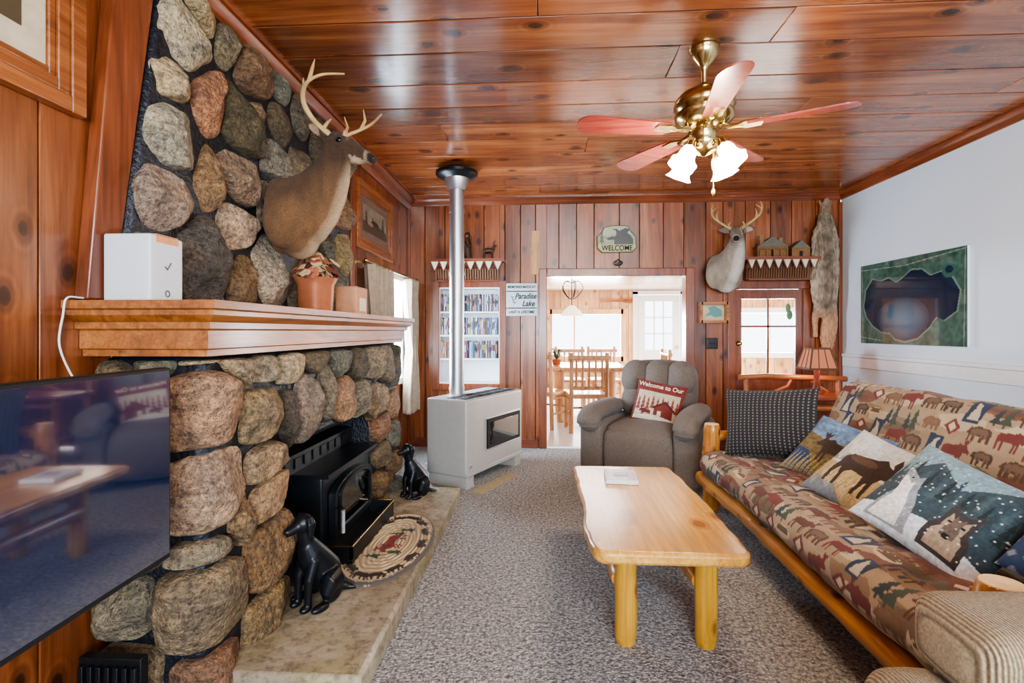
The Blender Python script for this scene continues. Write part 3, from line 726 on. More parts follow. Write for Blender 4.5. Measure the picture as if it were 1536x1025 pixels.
# ---- TV
mb=MB(); TA=Vector((-1.01,.44,0));TBv=Vector((-1.062,1.39,0)); dr=(TBv-TA).normalized(); ang=math.atan2(dr.y,dr.x)-PI/2; Rt=Matrix.Rotation(ang,3,'Z'); cc=(TA+TBv)/2
mb.rbox((cc.x-.02,cc.y,.884),(.035,.955,.545),.006,Rt); mb.m=1; mb.box((cc.x-.0005,cc.y,.888),(.003,.935,.52),Rt); mb.m=0
mb.rbox((cc.x-.05,cc.y,.82),(.05,.6,.3),.02,Rt)
mb.bb(-1.44,cc.x-.06,cc.y-.03,cc.y+.03,.85,.91); mb.bb(-1.468,-1.44,cc.y-.12,cc.y+.12,.76,1.0)
tvs=plain('tv_screen',(24,38,70),.07,0,coat=1.0); tvs.node_tree.nodes['Principled BSDF'].inputs['IOR'].default_value=2.4; tvs.node_tree.nodes['Principled BSDF'].inputs['Coat IOR'].default_value=2.2  # blue in the base colour imitates bluish room reflections on black glass
mb.build('television',[BLACKM,tvs],bevel=0.002)
mb=MB(); mb.bb(-1.42,-1.22,1.47,1.50,.02,.26)
for k in range(7): mb.bb(-1.41+k*.028,-1.395+k*.028,1.455,1.47,.04,.24)
mb.build('floor_register',BLACK,bevel=0.002)
# ---- frames
FOAK=wood('frame_oak',(104,56,28),(156,92,50),(186,120,70),1,.35,.3,knot=False,scale=1.6,tint=0)
def frame_y(name,y0,y1,z0,z1,w,arr,matte):
    mb=MB(); x=LX+.002
    for k,(d,t) in enumerate(((.0,.035),(w*.45,.028),(w*.8,.02))):
        e=d; ww=w*(.45 if k==0 else .35 if k==1 else .2)
        mb.bb(x,x+t,y0+e,y0+e+ww,z0+e,z1-e); mb.bb(x,x+t,y1-e-ww,y1-e,z0+e,z1-e); mb.bb(x,x+t,y0+e+ww,y1-e-ww,z0+e,z0+e+ww); mb.bb(x,x+t,y0+e+ww,y1-e-ww,z1-e-ww,z1-e)
    mb.m=1; mb.bb(x,x+.012,y0+w,y1-w,z0+w,z1-w)
    q=w+(z1-z0)*.12
    mb.m=2; mb.grid(lambda u,v:(x+.014,y0+q+(y1-y0-2*q)*u,z0+q+(z1-z0-2*q)*v),arr.shape[1],arr.shape[0],arr)
    return mb.build(name,[FOAK,matte,PRINT],bevel=0.004)
A=canvas(90,60,(150,140,120)); cnoise(A,.3,8); fpoly(A,[(0,0),(90,0),(90,18),(60,26),(30,16),(0,24)],(84,72,54)); stamp(A,MOOSE,44,26,30,28,(60,40,30)); stamp(A,TREE,75,34,18,40,(54,62,44)); stamp(A,TREE,12,32,16,36,(60,66,50))
frame_y('framed_print',.75,1.515,1.93,2.55,.11,A,plain('cream_mat',(200,184,156),.8))
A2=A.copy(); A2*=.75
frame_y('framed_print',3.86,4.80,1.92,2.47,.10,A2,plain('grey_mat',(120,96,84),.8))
def curtain(name,y0,y1,z0,z1,folds,tie=None):
    mb=MB(); 
    def f(u,v):
        z=z0+(z1-z0)*v; w=1.0; yc=(y0+y1)/2
        if tie is not None:
            d=abs(z-tie); w=.35+.65*min(1,d/.45)**.8
        y=yc+(u-.5)*(y1-y0)*w
        return (LX+.10+.045*math.sin(u*folds*2*PI+.5*math.sin(v*3))+.012*math.sin(u*folds*5.3*PI+v*4),y,z)
    mb.grid(f,160,50); ob=mb.build(name,plain('curtain_linen',(172,154,132),.9,bstr=.2,bscale=300)); md=ob.modifiers.new('s','SOLIDIFY'); md.thickness=.003; return ob
curtain('window_curtain',3.90,4.50,.50,1.79,6,None); curtain('window_curtain',5.02,5.42,.42,1.79,5,1.05)
mb=MB(); mb.cyl((LX+.10,3.86,1.81),(LX+.10,5.42,1.81),.011); 
for y in (3.86,5.42): mb.ell((LX+.10,y,1.81),(.02,.02,.02))
for y in (3.95,4.6,5.36): mb.bb(LX+.001,LX+.10,y-.008,y+.008,1.80,1.82)
mb.build('curtain_rod',BRASS)

# ================================================================ DEER
def deer(name,T,cA,cB,cW,antl=1.0,zf=1.0,turn=0.0,roll=0.0):
    par=bpy.data.objects.new(name,None); sc.collection.objects.link(par)
    pv=Matrix.Translation((.27,0,.30)); HT=pv@Matrix.Rotation(turn,4,'Z')@Matrix.Rotation(roll,4,'X')@pv.inverted(); HI=HT.inverted()
    mb=MB(); mb.T=T
    mb.tube([(0.0,0,-.02),(.05,0,-.02),(.11,0,.01),(.17,0,.06),(.225,0,.13),(.26,0,.20),(.28,0,.26),(.285,0,.31)],
        [(.165,.20),(.172,.21),(.155,.195),(.13,.165),(.105,.13),(.085,.105),(.07,.085),(.055,.065)],22,up=(0,1,0))
    mb.ell((.10,0,-.13),(.10,.12,.12))
    for sg in (-1,1): mb.ell((.07,sg*.10,-.06),(.10,.09,.15))
    mb.T=T@HT
    mb.tube([(.235,0,.305),(.27,0,.335),(.315,0,.345),(.355,0,.33),(.41,0,.30),(.46,0,.27),(.50,0,.252),(.515,0,.246)],
        [(.045,.05),(.06,.062),(.062,.062),(.054,.054),(.040,.042),(.035,.034),(.03,.028),(.018,.017)],18,up=(0,1,0))
    mb.ell((.43,0,.252),(.055,.026,.018)); mb.ell((.30,0,.30),(.05,.045,.05))
    for sg in (-1,1):
        mb.ell((.335,sg*.046,.350),(.026,.014,.014))
        mb.tube([(.25,sg*.045,.365),(.235,sg*.085,.385),(.225,sg*.13,.40),(.215,sg*.175,.40)],[(.014,.022),(.012,.038),(.010,.036),(.004,.006)],10,up=(1,0,.3))
        mb.cyl((.275,sg*.032,.38),(.27,sg*.038,.41),.018,.016,10)
    def cf(p):
        n=mnoise.noise(p*8)*.2+mnoise.noise(Vector((p.x*30,p.y*30,p.z*10)))*.12
        q=HI@p if p.z>.23 and p.x>.2 else p
        if q.x>.500 : return L((20,16,16))
        c=mixt(cA,cB,(.35-p.z)/.5+n)
        if p.x<.2 and p.z<.1: c=mixt(c,cA,.5+.5*math.sin(p.z*22+p.x*16))if False else mixt(c,cA,max(0,.5-abs(p.x-.10)*5)*.6)
        und=0
        if q.x>.38 and q.z<.245+(.46-q.x)*.45: und=.9
        if .470<q.x<.492: und=.55
        ax=[(0,-.02),(.11,.01),(.17,.06),(.225,.13),(.26,.20),(.28,.28)]
        if q.x<.38 and abs(p.y)<.07:
            xc=np.interp(p.z,[a[1] for a in ax],[a[0] for a in ax]); fr=(p.x-xc)
            if fr>.07: und=max(und,min(1,(fr-.07)/.04)*max(0,(1-abs(p.y)/.07))**.6*.9)
        if q.x>.36 and q.z>.27+(.46-q.x)*.5: c=mixt(c,cA,.6)
        e=(Vector((.335,abs(q.y),.350))-q).length
        c=mixt(c,cW,und)
        if abs(q.y)>.09 and q.z>.36 and q.x>.232: c=mixt(c,cW,.5)
        if q.z>.34 and abs(q.y)>.155: c=mixt(c,L((60,46,36)),.6)
        if .03<e<.045 and abs(q.y)>.03: c=mixt(c,cW,.4)
        k=1+n
        return tuple(min(1,max(0,v*k)) for v in c)
    organic(mb,.0085,2,'hide',[FUR],cf,par,T)
    mb=MB(); mb.T=T@HT
    for sg in (-1,1):
        mb.ell((.338,sg*.054,.349),(.017,.010,.014)); mb.ell((.512,sg*.012,.252),(.007,.005,.006))
    mb.build('eyes_nostrils',GLASSB,par)
    mb=MB(); mb.T=T@HT; q=antl
    for sg in (-1,1):
        b=Vector((.27,sg*.038,.395))
        P=catmull([b+Vector((v[0],v[1],v[2]*zf))*q for v in [(0,0,0),(-.055,sg*.06,.06),(-.075,sg*.13,.14),(-.03,sg*.185,.21),(.06,sg*.19,.255),(.16,sg*.14,.285)]],6)
        n=len(P); mb.tube(P,[(.017*(1-.75*i/(n-1))) for i in range(n)],10,wob=.15)
        for idx,dv,ln in ((3,(.05,-sg*.01,0.09),.8),(13,(-.015,0,.15),1),(20,(.01,-.01*sg,.15),1)):
            s0=P[idx]; e=Vector((dv[0],dv[1],dv[2]*max(zf,.75)))*q*ln; mb.tube([s0,s0+e*.5+Vector((.012,sg*.012,0)),s0+e],[.010,.008,.002],8)
    mb.build('antlers',ANT,par)
    mb=MB(); mb.T=T
    mb.prism([(.11*math.cos(2*PI*k/20),.15*math.sin(2*PI*k/20)-.02) for k in range(20)],(0.0,0,0),(0,1,0),(0,0,1),-.02); mb.build('mounting_board',W_TRIMZ,par)
    return par
T1=Matrix.Translation((-1.335,2.50,1.865))@Matrix.Rotation(.04,4,'Z')@Matrix.Diagonal((1.0,1.0,.96,1))
deer('mounted_deer_head',T1,L((66,46,30)),L((120,86,54)),L((190,166,134)),antl=.95,zf=.85,turn=-.26,roll=-.16)
T2=Matrix.Translation((1.86,5.44,1.90))@Matrix.Rotation(-PI/2+.30,4,'Z')@Matrix.Diagonal((.95,1.05,.98,1))
deer('mounted_deer_head',T2,L((122,108,94)),L((152,138,120)),L((218,210,200)),antl=.95,zf=.72,turn=-.62)

# ================================================================ HEATER + PIPE
hA=Vector((-.60,3.97,0)); dv=Vector((.43,.90,0)).normalized(); nv=Vector((dv.y,-dv.x,0)); 
hc=hA+dv*.47-nv*.20; ang=math.atan2(dv.y,dv.x); Tm=Matrix.Translation(hc)@Matrix.Rotation(ang,4,'Z'); mb=MB(); mb.T=Tm
mb.rbox((0,0,.40),(.94,.40,.62),.02)
for sx in (-.40,.40): mb.bb(sx-.05,sx+.05,-.19,.19,0.0,.10)
mb.bb(-.47,.47,-.205,-.18,.10,.13)
mb.m=1
for k in range(6):
    for j in (0,1): mb.bb(-.42+k*.142,-.42+k*.142+.12,-.16+j*.11,-.08+j*.11,.709,.714)
mb.bb(-.17,.40,-.215,-.198,.27,.52); mb.m=2; mb.bb(-.13,.36,-.218,-.214,.30,.49); mb.m=3; mb.bb(-.18,.41,-.212,-.198,.52,.535); mb.bb(-.18,.41,-.212,-.198,.26,.27)
mb.bb(-.43,-.40,-.206,-.199,.16,.19)
ht=mb.build('gas_heater',[SILVER,BLACKM,GLASSB,STEEL],bevel=0.003)
mb=MB(); px,py=-.755,4.43
mb.cyl((px,py,.712),(px,py,2.69),.064,n=28)
for z in (.74,1.25,1.75,2.3): mb.cyl((px,py,z),(px,py,z+.03),.068,n=28)
mb.m=1; mb.lathe([(.069,2.56),(.11,2.60),(.17,2.62),(.185,2.635),(.185,2.66),(.12,2.665),(.10,2.697),(.07,2.698)],(px,py,0),32)
mb.m=0; mb.lathe([(.07,2.50),(.10,2.56),(.11,2.60)],(px,py,0),28)
mb.build('stove_pipe',[STEEL,BLACK])
mb=MB(); c0=Vector((-.56,3.93,.006)); mb.prism([(0,-.02),(.60,-.02),(.60,.08),(0,.08)],tuple(c0+nv*.02),tuple(dv),tuple(nv),.006) ; mb.build('floor_mat',plain('beige_mat',(170,156,124),.9,bstr=.3))
mb=MB()
mb.tube(catmull([(-1.38,4.5,.35),(-1.1,4.3,.02),(-.95,4.0,.012),(-1.05,3.9,.012),(-.9,3.85,.012),(-.88,3.95,.012),(-1.1,4.05,.012),(-1.35,4.0,.012)],8),.006,8)
mb.tube(catmull([(-1.4,4.0,.3),(-1.2,3.95,.05),(-1.0,4.1,.012),(-1.2,4.25,.012),(-1.4,4.15,.012)],8),.005,8); mb.build('power_cords',BLACKM)

# ================================================================ BACK WALL ITEMS
mb=MB(); x0,x1,z0,z1=-1.125,-.465,.69,1.735
mb.bb(x0,x1,BY+.155,BY+.165,z0,z1); mb.bb(x0-.004,x0+.01,BY,BY+.16,z0,z1); mb.bb(x1-.01,x1+.004,BY,BY+.16,z0,z1); mb.bb(x0,x1,BY,BY+.16,z0-.004,z0+.015); mb.bb(x0,x1,BY,BY+.16,z1-.015,z1+.004)
for z in (.965,1.22,1.475): mb.bb(x0,x1,BY-.0,BY+.155,z-.02,z)
mb.m=1
for a,b_ in ((x0-.07,x0),(x1,x1+.07)): mb.bb(a,b_,BY-.022,BY,z0-.07,z1+.07)
for a,b_ in ((z0-.07,z0),(z1,z1+.07)): mb.bb(x0,x1,BY-.022,BY,a,b_)
mb.build('wall_bookshelf',[WHITE,W_TRIMZ],bevel=0.003)
mb=MB(); rnd=random.Random(8); pal=[(40,40,60),(140,50,50),(190,190,186),(50,76,116),(70,70,70),(110,70,100),(160,140,80),(60,90,86),(150,140,160),(30,30,34),(170,110,76),(100,126,164),(180,180,180),(90,90,96)]
for z in (.965,1.22,1.475):
    x=x0+.012
    while x<x1-.03:
        w=rnd.choice((.013,.014,.015,.02)); h=rnd.choice((.19,.19,.19,.175,.17)); mb.c=L(rnd.choice(pal)); 
        mb.bb(x+.0006,x+w-.0006,BY+.01+rnd.uniform(0,.01),BY+.14,z+.001,z+h)
        mb.c=L(rnd.choice(pal)); mb.bb(x+.002,x+w-.002,BY+.008,BY+.012,z+.05+rnd.uniform(0,.05),z+.11+rnd.uniform(0,.05)); x+=w
mb.build('dvd_collection',vcol('dvd_cases',.35))
BIRCH=plain('birch_bark',(212,200,180),.8,bstr=.3); TWIG=plain('twig_bark',(112,78,54),.8,bstr=.4)
def twig_shelf(xc,zt,w,d=.20):
    mb=MB(); y1=BY
    mb.bb(xc-w/2,xc+w/2,y1-d,y1,zt-.022,zt)
    mb.bb(xc-w/2+.06,xc+w/2-.06,y1-.14,y1,zt-.23,zt-.215)
    mb.bb(xc-w/2+.05,xc+w/2-.05,y1-.10,y1,zt-.215,zt-.022)
    n=8
    for k in range(n):
        a=xc-w/2+.02+(w-.04)*k/n; bw=(w-.04)/n
        mb.m=1; mb.prism([(a+.008,0),(a+bw-.008,0),(a+bw/2,-.10)],(0,y1-d+.01,zt-.022),(1,0,0),(0,0,1),.015)
        mb.m=2; mb.tube([(a,y1-d+.0,zt-.022),(a+bw/2,y1-d+.0,zt-.125)],.006,6); mb.tube([(a+bw,y1-d,zt-.022),(a+bw/2,y1-d,zt-.125)],.006,6)
    mb.m=2
    for k in range(26):
        a=xc-w/2+.07+(w-.14)*k/25; mb.cyl((a,y1-.13,zt-.21),(a,y1-.145,zt-.10),.009,n=6)
    mb.m=0; mb.bb(xc-w/2,xc+w/2,y1-d-.01,y1-d+.012,zt-.03,zt)
    return mb.build('twig_shelf',[W_TRIMX,BIRCH,TWIG])
twig_shelf(-.80,2.02,.80); twig_shelf(2.42,2.015,.74)
BRZ=plain('dark_bronze',(78,56,44),.5,.4)
mb=MB(); fx0=-.80
mb.tube([(fx0,BY-.1,2.022),(fx0,BY-.1,2.10),(fx0,BY-.1,2.2),(fx0,BY-.1,2.26)],[.04,.045,.038,.02],12,wob=.3); mb.ell((fx0,BY-.1,2.285),(.03,.03,.032)); mb.cyl((fx0+.05,BY-.12,2.022),(fx0+.045,BY-.13,2.27),.006); mb.bb(fx0-.06,fx0+.07,BY-.16,BY-.05,2.021,2.033)
mb.tube([(fx0-.03,BY-.12,2.2),(fx0+.0,BY-.15,2.15),(fx0+.05,BY-.13,2.18)],[.014,.012,.01],8)
mb.build('carved_figurine',BRZ)
mb=MB(); mb.T=Matrix.Translation((-.58,BY-.1,2.021))
mb.tube([(-.05,0,.09),(0,0,.10),(.05,0,.095)],[.022,.03,.022],10); mb.tube([(.05,0,.10),(.065,0,.14),(.09,0,.15)],[.018,.015,.01],8)
for a in (-.04,.045):
    for b_ in (-.014,.014): mb.cyl((a,b_,0),(a,b_,.09),.007,.01,8)
for sg in (-1,1): mb.tube([(.065,sg*.01,.15),(.06,sg*.03,.18),(.08,sg*.035,.21)],[.004,.004,.002],6)
mb.build('deer_figurine',BRZ)
def cabin(xc,w,h,tower):
    mb=MB(); y=BY-.10; z=2.016
    for k in range(7): mb.cyl((xc-w/2-.015,y-.05,z+.009+k*h*.075),(xc+w/2+.015,y-.05,z+.009+k*h*.075),.0085,n=8)
    mb.bb(xc-w/2,xc+w/2,y-.045,y+.06,z,z+h*.55); mb.m=1
    mb.prism([(-w/2-.02,h*.52),(w/2+.02,h*.52),(0,h)],(xc,y+.065,z),(1,0,0),(0,0,1),.13)
    mb.m=2; mb.bb(xc-.015,xc+.015,y-.062,y-.055,z,z+h*.35); mb.m=0
    if tower:
        mb.bb(xc-w*.45,xc-w*.3,y-.04,y+.02,z,z+h*1.1); mb.bb(xc+w*.25,xc+w*.4,y-.04,y+.04,z,z+h*.95)
        for k in range(5): mb.cyl((xc-w*.5+k*w*.25,y-.085,z),(xc-w*.5+k*w*.25,y-.085,z+h*.4),.005,n=6)
        mb.cyl((xc-w*.5,y-.085,z+h*.4),(xc+w*.5,y-.085,z+h*.4),.006,n=6)
    return mb.build('model_log_cabin',[plain('cabin_log',(140,104,68),.8,bstr=.3),plain('cabin_roof',(106,104,92),.8,bstr=.3),BLACKM])
cabin(2.34,.27,.21,True); cabin(2.62,.15,.17,False)
mb=MB(); sx,sz=-.225,1.60
for k,(dz,h) in enumerate(((.135,.08),(.0,.17),(-.135,.08))): mb.bb(sx-.168,sx+.168,BY-.02,BY-.004,sz+dz-h/2,sz+dz+h/2)
mb.m=1; mb.bb(sx-.14,sx+.14,BY-.004,BY,sz-.15,sz+.15)
sg=mb.build('paradise_lake_sign',[plain('sign_slate_blue',(186,194,194),.6),BLACKM],bevel=.002); ink=plain('sign_ink',(34,52,60),.6)
text('lettering_1','MEMORIES MADE AT',(sx,BY-.022,sz+.135),.040,ink,sg,sx=.82,bold=.0008); text('lettering_2','Paradise',(sx+.04,BY-.022,sz+.035),.085,ink,sg,shear=.3,sx=.8,bold=.002); text('lettering_3','Lake',(sx+.07,BY-.022,sz-.045),.085,ink,sg,shear=.3,sx=.85,bold=.002); text('lettering_4','LAST A LIFETIME',(sx,BY-.022,sz-.135),.042,ink,sg,sx=.9,bold=.0008)
mb=MB(); 
for k in range(3): mb.tube([(sx-.12+k*.012,BY-.022,sz+.04-k*.03),(sx-.10+k*.012,BY-.022,sz+.02-k*.03),(sx-.085+k*.012,BY-.022,sz+.035-k*.03)],.003,6)
mb.build('wave_mark',ink,sg)
mb=MB(); mb.prism([(-.045,-.23),(.03,-.23),(.045,-.1),(.035,.1),(.045,.24),(-.04,.24),(-.045,.05)],(-.075,BY-.003,2.10),(1,0,0),(0,0,1),.018); mb.m=1; mb.bb(-.088,-.062,BY-.03,BY-.02,1.93,2.2); mb.build('bark_thermometer',[W_LOG,plain('bark_pale',(196,150,100),.7)])
A=canvas(120,84,(150,152,120)); cnoise(A,.25,9); fpoly(A,[(0,84),(120,84),(120,60),(90,52),(60,60),(30,50),(0,58)],(176,178,150)); fpoly(A,[(0,0),(120,0),(120,26),(0,26)],(176,172,120))
fpoly(A,[(52,26),(50,44),(58,56),(56,66),(42,72),(58,72),(66,66),(84,74),(100,70),(90,60),(100,52),(108,40),(108,26)],(52,46,42)); fpoly(A,[(28,44),(44,50),(56,48),(52,40),(34,38)],(52,46,42)); stamp(A,TREE,14,48,18,40,(66,80,54))
mb=MB(); cx,cz=.79,2.24
pl=[(-.21,-.1),(-.16,-.145),(.17,-.14),(.21,-.09),(.2,.03),(.15,.08),(.12,.14),(-.02,.15),(-.14,.13),(-.17,.06),(-.215,.03)]
mb.prism(pl,(cx,BY-.004,cz),(1,0,0),(0,0,1),.02)
def inpoly(x,z,P):
    c=False
    for i in range(len(P)):
        xa,ya=P[i];xb,yb=P[(i+1)%len(P)]
        if (ya>z)!=(yb>z) and x<(xb-xa)*(z-ya)/(yb-ya)+xa: c=not c
    return c
mb.m=1; nu,nv=120,84; vs=[];cl=[];ids={}
for j in range(nv):
    for i in range(nu):
        x=-.21+.42*i/(nu-1); z=-.15+.30*j/(nv-1)
        if inpoly(x*1.05,z*1.05,pl): ids[(i,j)]=len(vs); vs.append((cx+x,BY-.026,cz+z)); cl.append(tuple(A[j,i]))
fs=[(ids[(i,j)],ids[(i+1,j)],ids[(i+1,j+1)],ids[(i,j+1)]) for (i,j) in ids if (i+1,j) in ids and (i+1,j+1) in ids and (i,j+1) in ids]
mb.add(vs,fs,cl); ws=mb.build('welcome_sign',[plain('sign_edge_olive',(96,96,62),.7),PRINT]); text('lettering','WELCOME',(cx,BY-.029,cz-.098),.08,BLACKM,ws,sx=.84,bold=.001)
mb=MB(); mb.ell((.80,BY-.03,1.985),(.05,.025,.03)); mb.ell((.80,BY-.05,2.0),(.02,.02,.025)); mb.build('bottle_opener',plain('pewter',(90,80,72),.5,.6))
A=canvas(60,44,(206,190,150)); cnoise(A,.1,6); fpoly(A,[(12,12),(24,24),(20,34),(34,38),(50,28),(52,14),(36,10),(26,16)],(96,150,150)); 
mb=MB(); cx,cz=1.785,1.455
wframe(mb,cx-.135,cx+.135,cz-.095,cz+.095,BY-.052,.014); mb.m=1; mb.grid(lambda u,v:(cx-.135+.27*u,BY-.012,cz-.095+.19*v),60,44,A); mb.build('framed_map',[W_OAKX,PRINT])
mb=MB(); mb.rbox((1.785,BY-.007,1.13),(.115,.012,.115),.004); mb.m=1; mb.bb(1.76,1.77,BY-.022,BY-.01,1.12,1.14); mb.bb(1.80,1.81,BY-.022,BY-.01,1.12,1.14); mb.build('light_switch',[plain('bronze_plate',(48,42,46),.4,.5),BLACKM])
mb=MB(); x0,x1=2.022,2.708
mb.bb(x0,2.09,BY-.0,BY+.04,.04,1.698); mb.bb(2.64,x1,BY-.0,BY+.04,.04,1.698); mb.bb(2.09,2.64,BY-.0,BY+.04,1.60,1.698); mb.bb(2.09,2.64,BY-.0,BY+.04,.04,.80)
mb.bb(2.355,2.375,BY+.01,BY+.03,.8,1.6); mb.bb(2.09,2.64,BY+.01,BY+.03,1.30,1.32)
for a in (2.14,2.39): mb.bb(a,a+.21,BY-.012,BY,.15,.72)
mb.m=1; mb.ell((2.055,BY-.04,1.13),(.028,.028,.028)); mb.cyl((2.055,BY-.03,1.13),(2.055,BY-.0,1.13),.012)
mb.m=2; mb.ell((2.56,BY-.012,1.50),(.025,.01,.05)); mb.ell((2.575,BY-.012,1.43),(.03,.01,.05)); mb.cyl((2.565,BY-.012,1.6),(2.565,BY-.012,1.45),.003)
mb.build('door_2',[W_TRIMZ,BRASS,plain('green_ornament',(96,140,96),.6)],bevel=.004)
mb=MB(); mb.bb(x0-.08,x0,BY-.03,BY,0,1.70); mb.bb(x1,x1+.08,BY-.03,BY,0,1.70); mb.bb(x0-.08,x1+.08,BY-.035,BY,1.70,1.785); mb.build('trim_10',W_TRIMZ,bevel=.004)
# hanging coyote fur: flattened head and ears at the top, forelegs, full body, hind legs, bushy tail
mb=MB(); px_=2.90; y=BY-.07
mb.tube([(px_,y-.03,2.62),(px_,y-.025,2.58),(px_,y-.01,2.53),(px_,y,2.47)],[(.016,.018),(.035,.032),(.058,.045),(.05,.04)],14,up=(1,0,0))
mb.tube([(px_,y,2.48),(px_,y-.01,2.38),(px_+.005,y-.015,2.25),(px_-.005,y-.02,2.05),(px_-.015,y-.02,1.85),(px_-.01,y-.015,1.65),(px_-.005,y-.01,1.5),(px_,y,1.40)],[(.05,.035),(.085,.05),(.105,.06),(.125,.065),(.135,.065),(.13,.065),(.115,.055),(.07,.035)],18,up=(1,0,0),wob=.25)
mb.tube([(px_+.02,y,1.46),(px_+.03,y,1.34),(px_+.03,y,1.2),(px_+.02,y,1.08),(px_+.01,y,1.02)],[(.05,.03),(.065,.045),(.075,.05),(.05,.04),(.012,.012)],14,up=(1,0,0),wob=.25)
for sg,l in ((-1,.20),(1,.17)):
    mb.tube([(px_+sg*.07,y,1.52),(px_+sg*.10,y,1.40),(px_+sg*.095,y,1.40-l)],[(.045,.03),(.03,.022),(.02,.016)],10,up=(1,0,0))
    mb.tube([(px_+sg*.06,y,2.33),(px_+sg*.11,y,2.2),(px_+sg*.12,y-.005,2.03)],[(.04,.025),(.03,.02),(.018,.014)],10,up=(1,0,0))
    mb.tube([(px_+sg*.03,y-.01,2.53),(px_+sg*.05,y-.01,2.575),(px_+sg*.06,y-.01,2.615)],[(.02,.012),(.018,.01),(.004,.004)],8,up=(1,0,0))
def cfp(p):
    n=mnoise.noise(p*12)*.5+mnoise.noise(Vector((p.x*60,p.y*20,p.z*22)))*.35
    c=mixt(L((92,78,66)),L((184,166,142)),.5+n)
    if abs(p.x-px_+.01)<.05 and 1.5<p.z<2.45: c=mixt(c,L((84,70,58)),.45)
    if abs(p.x-px_+.01)>.09 and p.z>1.5: c=mixt(c,L((200,184,160)),.35)
    if p.z>2.47: c=mixt(c,L((150,116,84)),.5)
    if p.z<1.50: c=mixt(c,L((204,150,112)),min(1,(1.50-p.z)/.15)*.85)
    if p.z<1.08: c=mixt(c,L((60,48,40)),.5)
    return c
organic(mb,.0075,1,'coyote_pelt',[vcol('pelt_fur',.95,1.0,80,.4,80,stretch=(1,1,.3))],cfp,fluff=.008)
mb=MB(); mb.rbox((2.46,4.95,.645),(1.0,.46,.04),.015); mb.m=1
for a in (2.02,2.90):
    for b_ in (4.77,5.13): mb.cyl((a,b_,0),(a,b_,.63),.035,.03,12)
    mb.cyl((a,4.77,.25),(a,5.13,.25),.02,n=8)
mb.cyl((2.02,4.77,.56),(2.90,4.77,.56),.028,n=10); mb.cyl((2.02,5.13,.3),(2.9,5.13,.3),.025,n=10)
for a in (2.02,2.9): mb.cyl((a,5.17,.66),(a,5.17,.80),.025,n=10)
mb.tube([(1.95,5.17,.80),(2.2,5.17,.815),(2.6,5.17,.80),(2.98,5.17,.79)],.028,12)
mb.tube([(2.30,5.17,.665),(2.42,5.17,.72),(2.46,5.17,.80)],.014,8); mb.tube([(2.62,5.17,.80),(2.68,5.17,.74),(2.8,5.17,.665)],.014,8)
mb.build('log_side_table',[W_RED,wood('red_log',(144,80,48),(190,118,74),(212,148,100),0,.35,.3,knot=False,tint=0)])
lp=Vector((2.60,4.98,.666)); mb=MB()
mb.cyl(lp,lp+Vector((0,0,.02)),.06,n=20); mb.cyl(lp+Vector((0,0,.02)),lp+Vector((0,0,.27)),.012,n=10)
for k in range(4):
    a=k*PI/2+.4; mb.tube([lp+Vector((.05*math.cos(a),.05*math.sin(a),.02)),lp+Vector((.02*math.cos(a),.02*math.sin(a),.12)),lp+Vector((.03*math.cos(a),.03*math.sin(a),.22))],.008,6)
mb.m=1
def shade_ring(z,r): return [lp+Vector((sx*r,sy*r,z)) for sx,sy in ((-1,-1),(1,-1),(1,1),(-1,1))]
a=shade_ring(.24,.125);b_=shade_ring(.43,.08); mb.add(a+b_,[(0,1,5,4),(1,2,6,5),(2,3,7,6),(3,0,4,7)])
mb.m=2
for k in range(4):
    mb.tube([a[k],b_[k]],.009,6); mb.tube([a[k],a[(k+1)%4]],.01,6); mb.tube([b_[k],b_[(k+1)%4]],.009,6)
    for t in (.33,.66): mb.tube([a[k].lerp(a[(k+1)%4],t),b_[k].lerp(b_[(k+1)%4],t)],.005,6)
m,nt,b=newmat('parchment_shade'); b.inputs['Base Color'].default_value=L4((180,112,84)); b.inputs['Roughness'].default_value=.8; b.inputs['Emission Color'].default_value=L4((235,150,110)); b.inputs['Emission Strength'].default_value=.25
mb.build('table_lamp',[W_RED,m,TWIG])
A=canvas(250,150,(64,96,86)); cnoise(A,.35,5); cnoise(A,.3,14)
rnd=random.Random(9)
for k in range(60): 
    x,y_=rnd.uniform(0,250),rnd.uniform(0,150); 
    if rnd.random()<.5: fpoly(A,[(x,y_),(x+rnd.uniform(8,22),y_),(x+rnd.uniform(8,22),y_+rnd.uniform(5,14)),(x,y_+rnd.uniform(5,14))],rnd.choice([(90,112,96),(44,78,72),(110,124,108),(64,104,98)]),.5)
lake=[(10,70),(16,100),(36,120),(60,114),(80,118),(100,108),(118,116),(136,126),(160,124),(178,112),(200,116),(222,104),(236,84),(230,54),(205,40),(190,46),(176,30),(150,12),(120,6),(96,10),(84,20),(60,22),(36,34),(18,50)]
fpoly(A,[(125+(x-125)*1.03,70+(y-70)*1.05) for x,y in lake],(110,130,120)); fpoly(A,lake,(14,38,62))
for q in range(8): fell(A,112,46,64-q*7,36-q*4,(80,130,160),.12)
fell(A,150,92,22,9,(22,58,76),.5); fell(A,216,116,14,11,(60,96,88)); fell(A,216,118,8,6,(20,46,66))
for p,q in (((0,12),(60,6)),((6,0),(4,150)),((0,140),(120,136)),((120,136),(250,146)),((243,0),(246,150))): fline(A,p,q,1.4,(150,160,152),.7)
mb=MB(); y0,y1,z0,z1=5.10,3.87,1.145,1.885
mb.bb(RX-.022,RX-.001,y1,y0,z0,z1); mb.m=1
mb.grid(lambda u,v:(RX-.024,y0+(y1-y0)*u,z0+(z1-z0)*v),250,150,A); mb.build('aerial_lake_print',[WHITE,GLOSS])

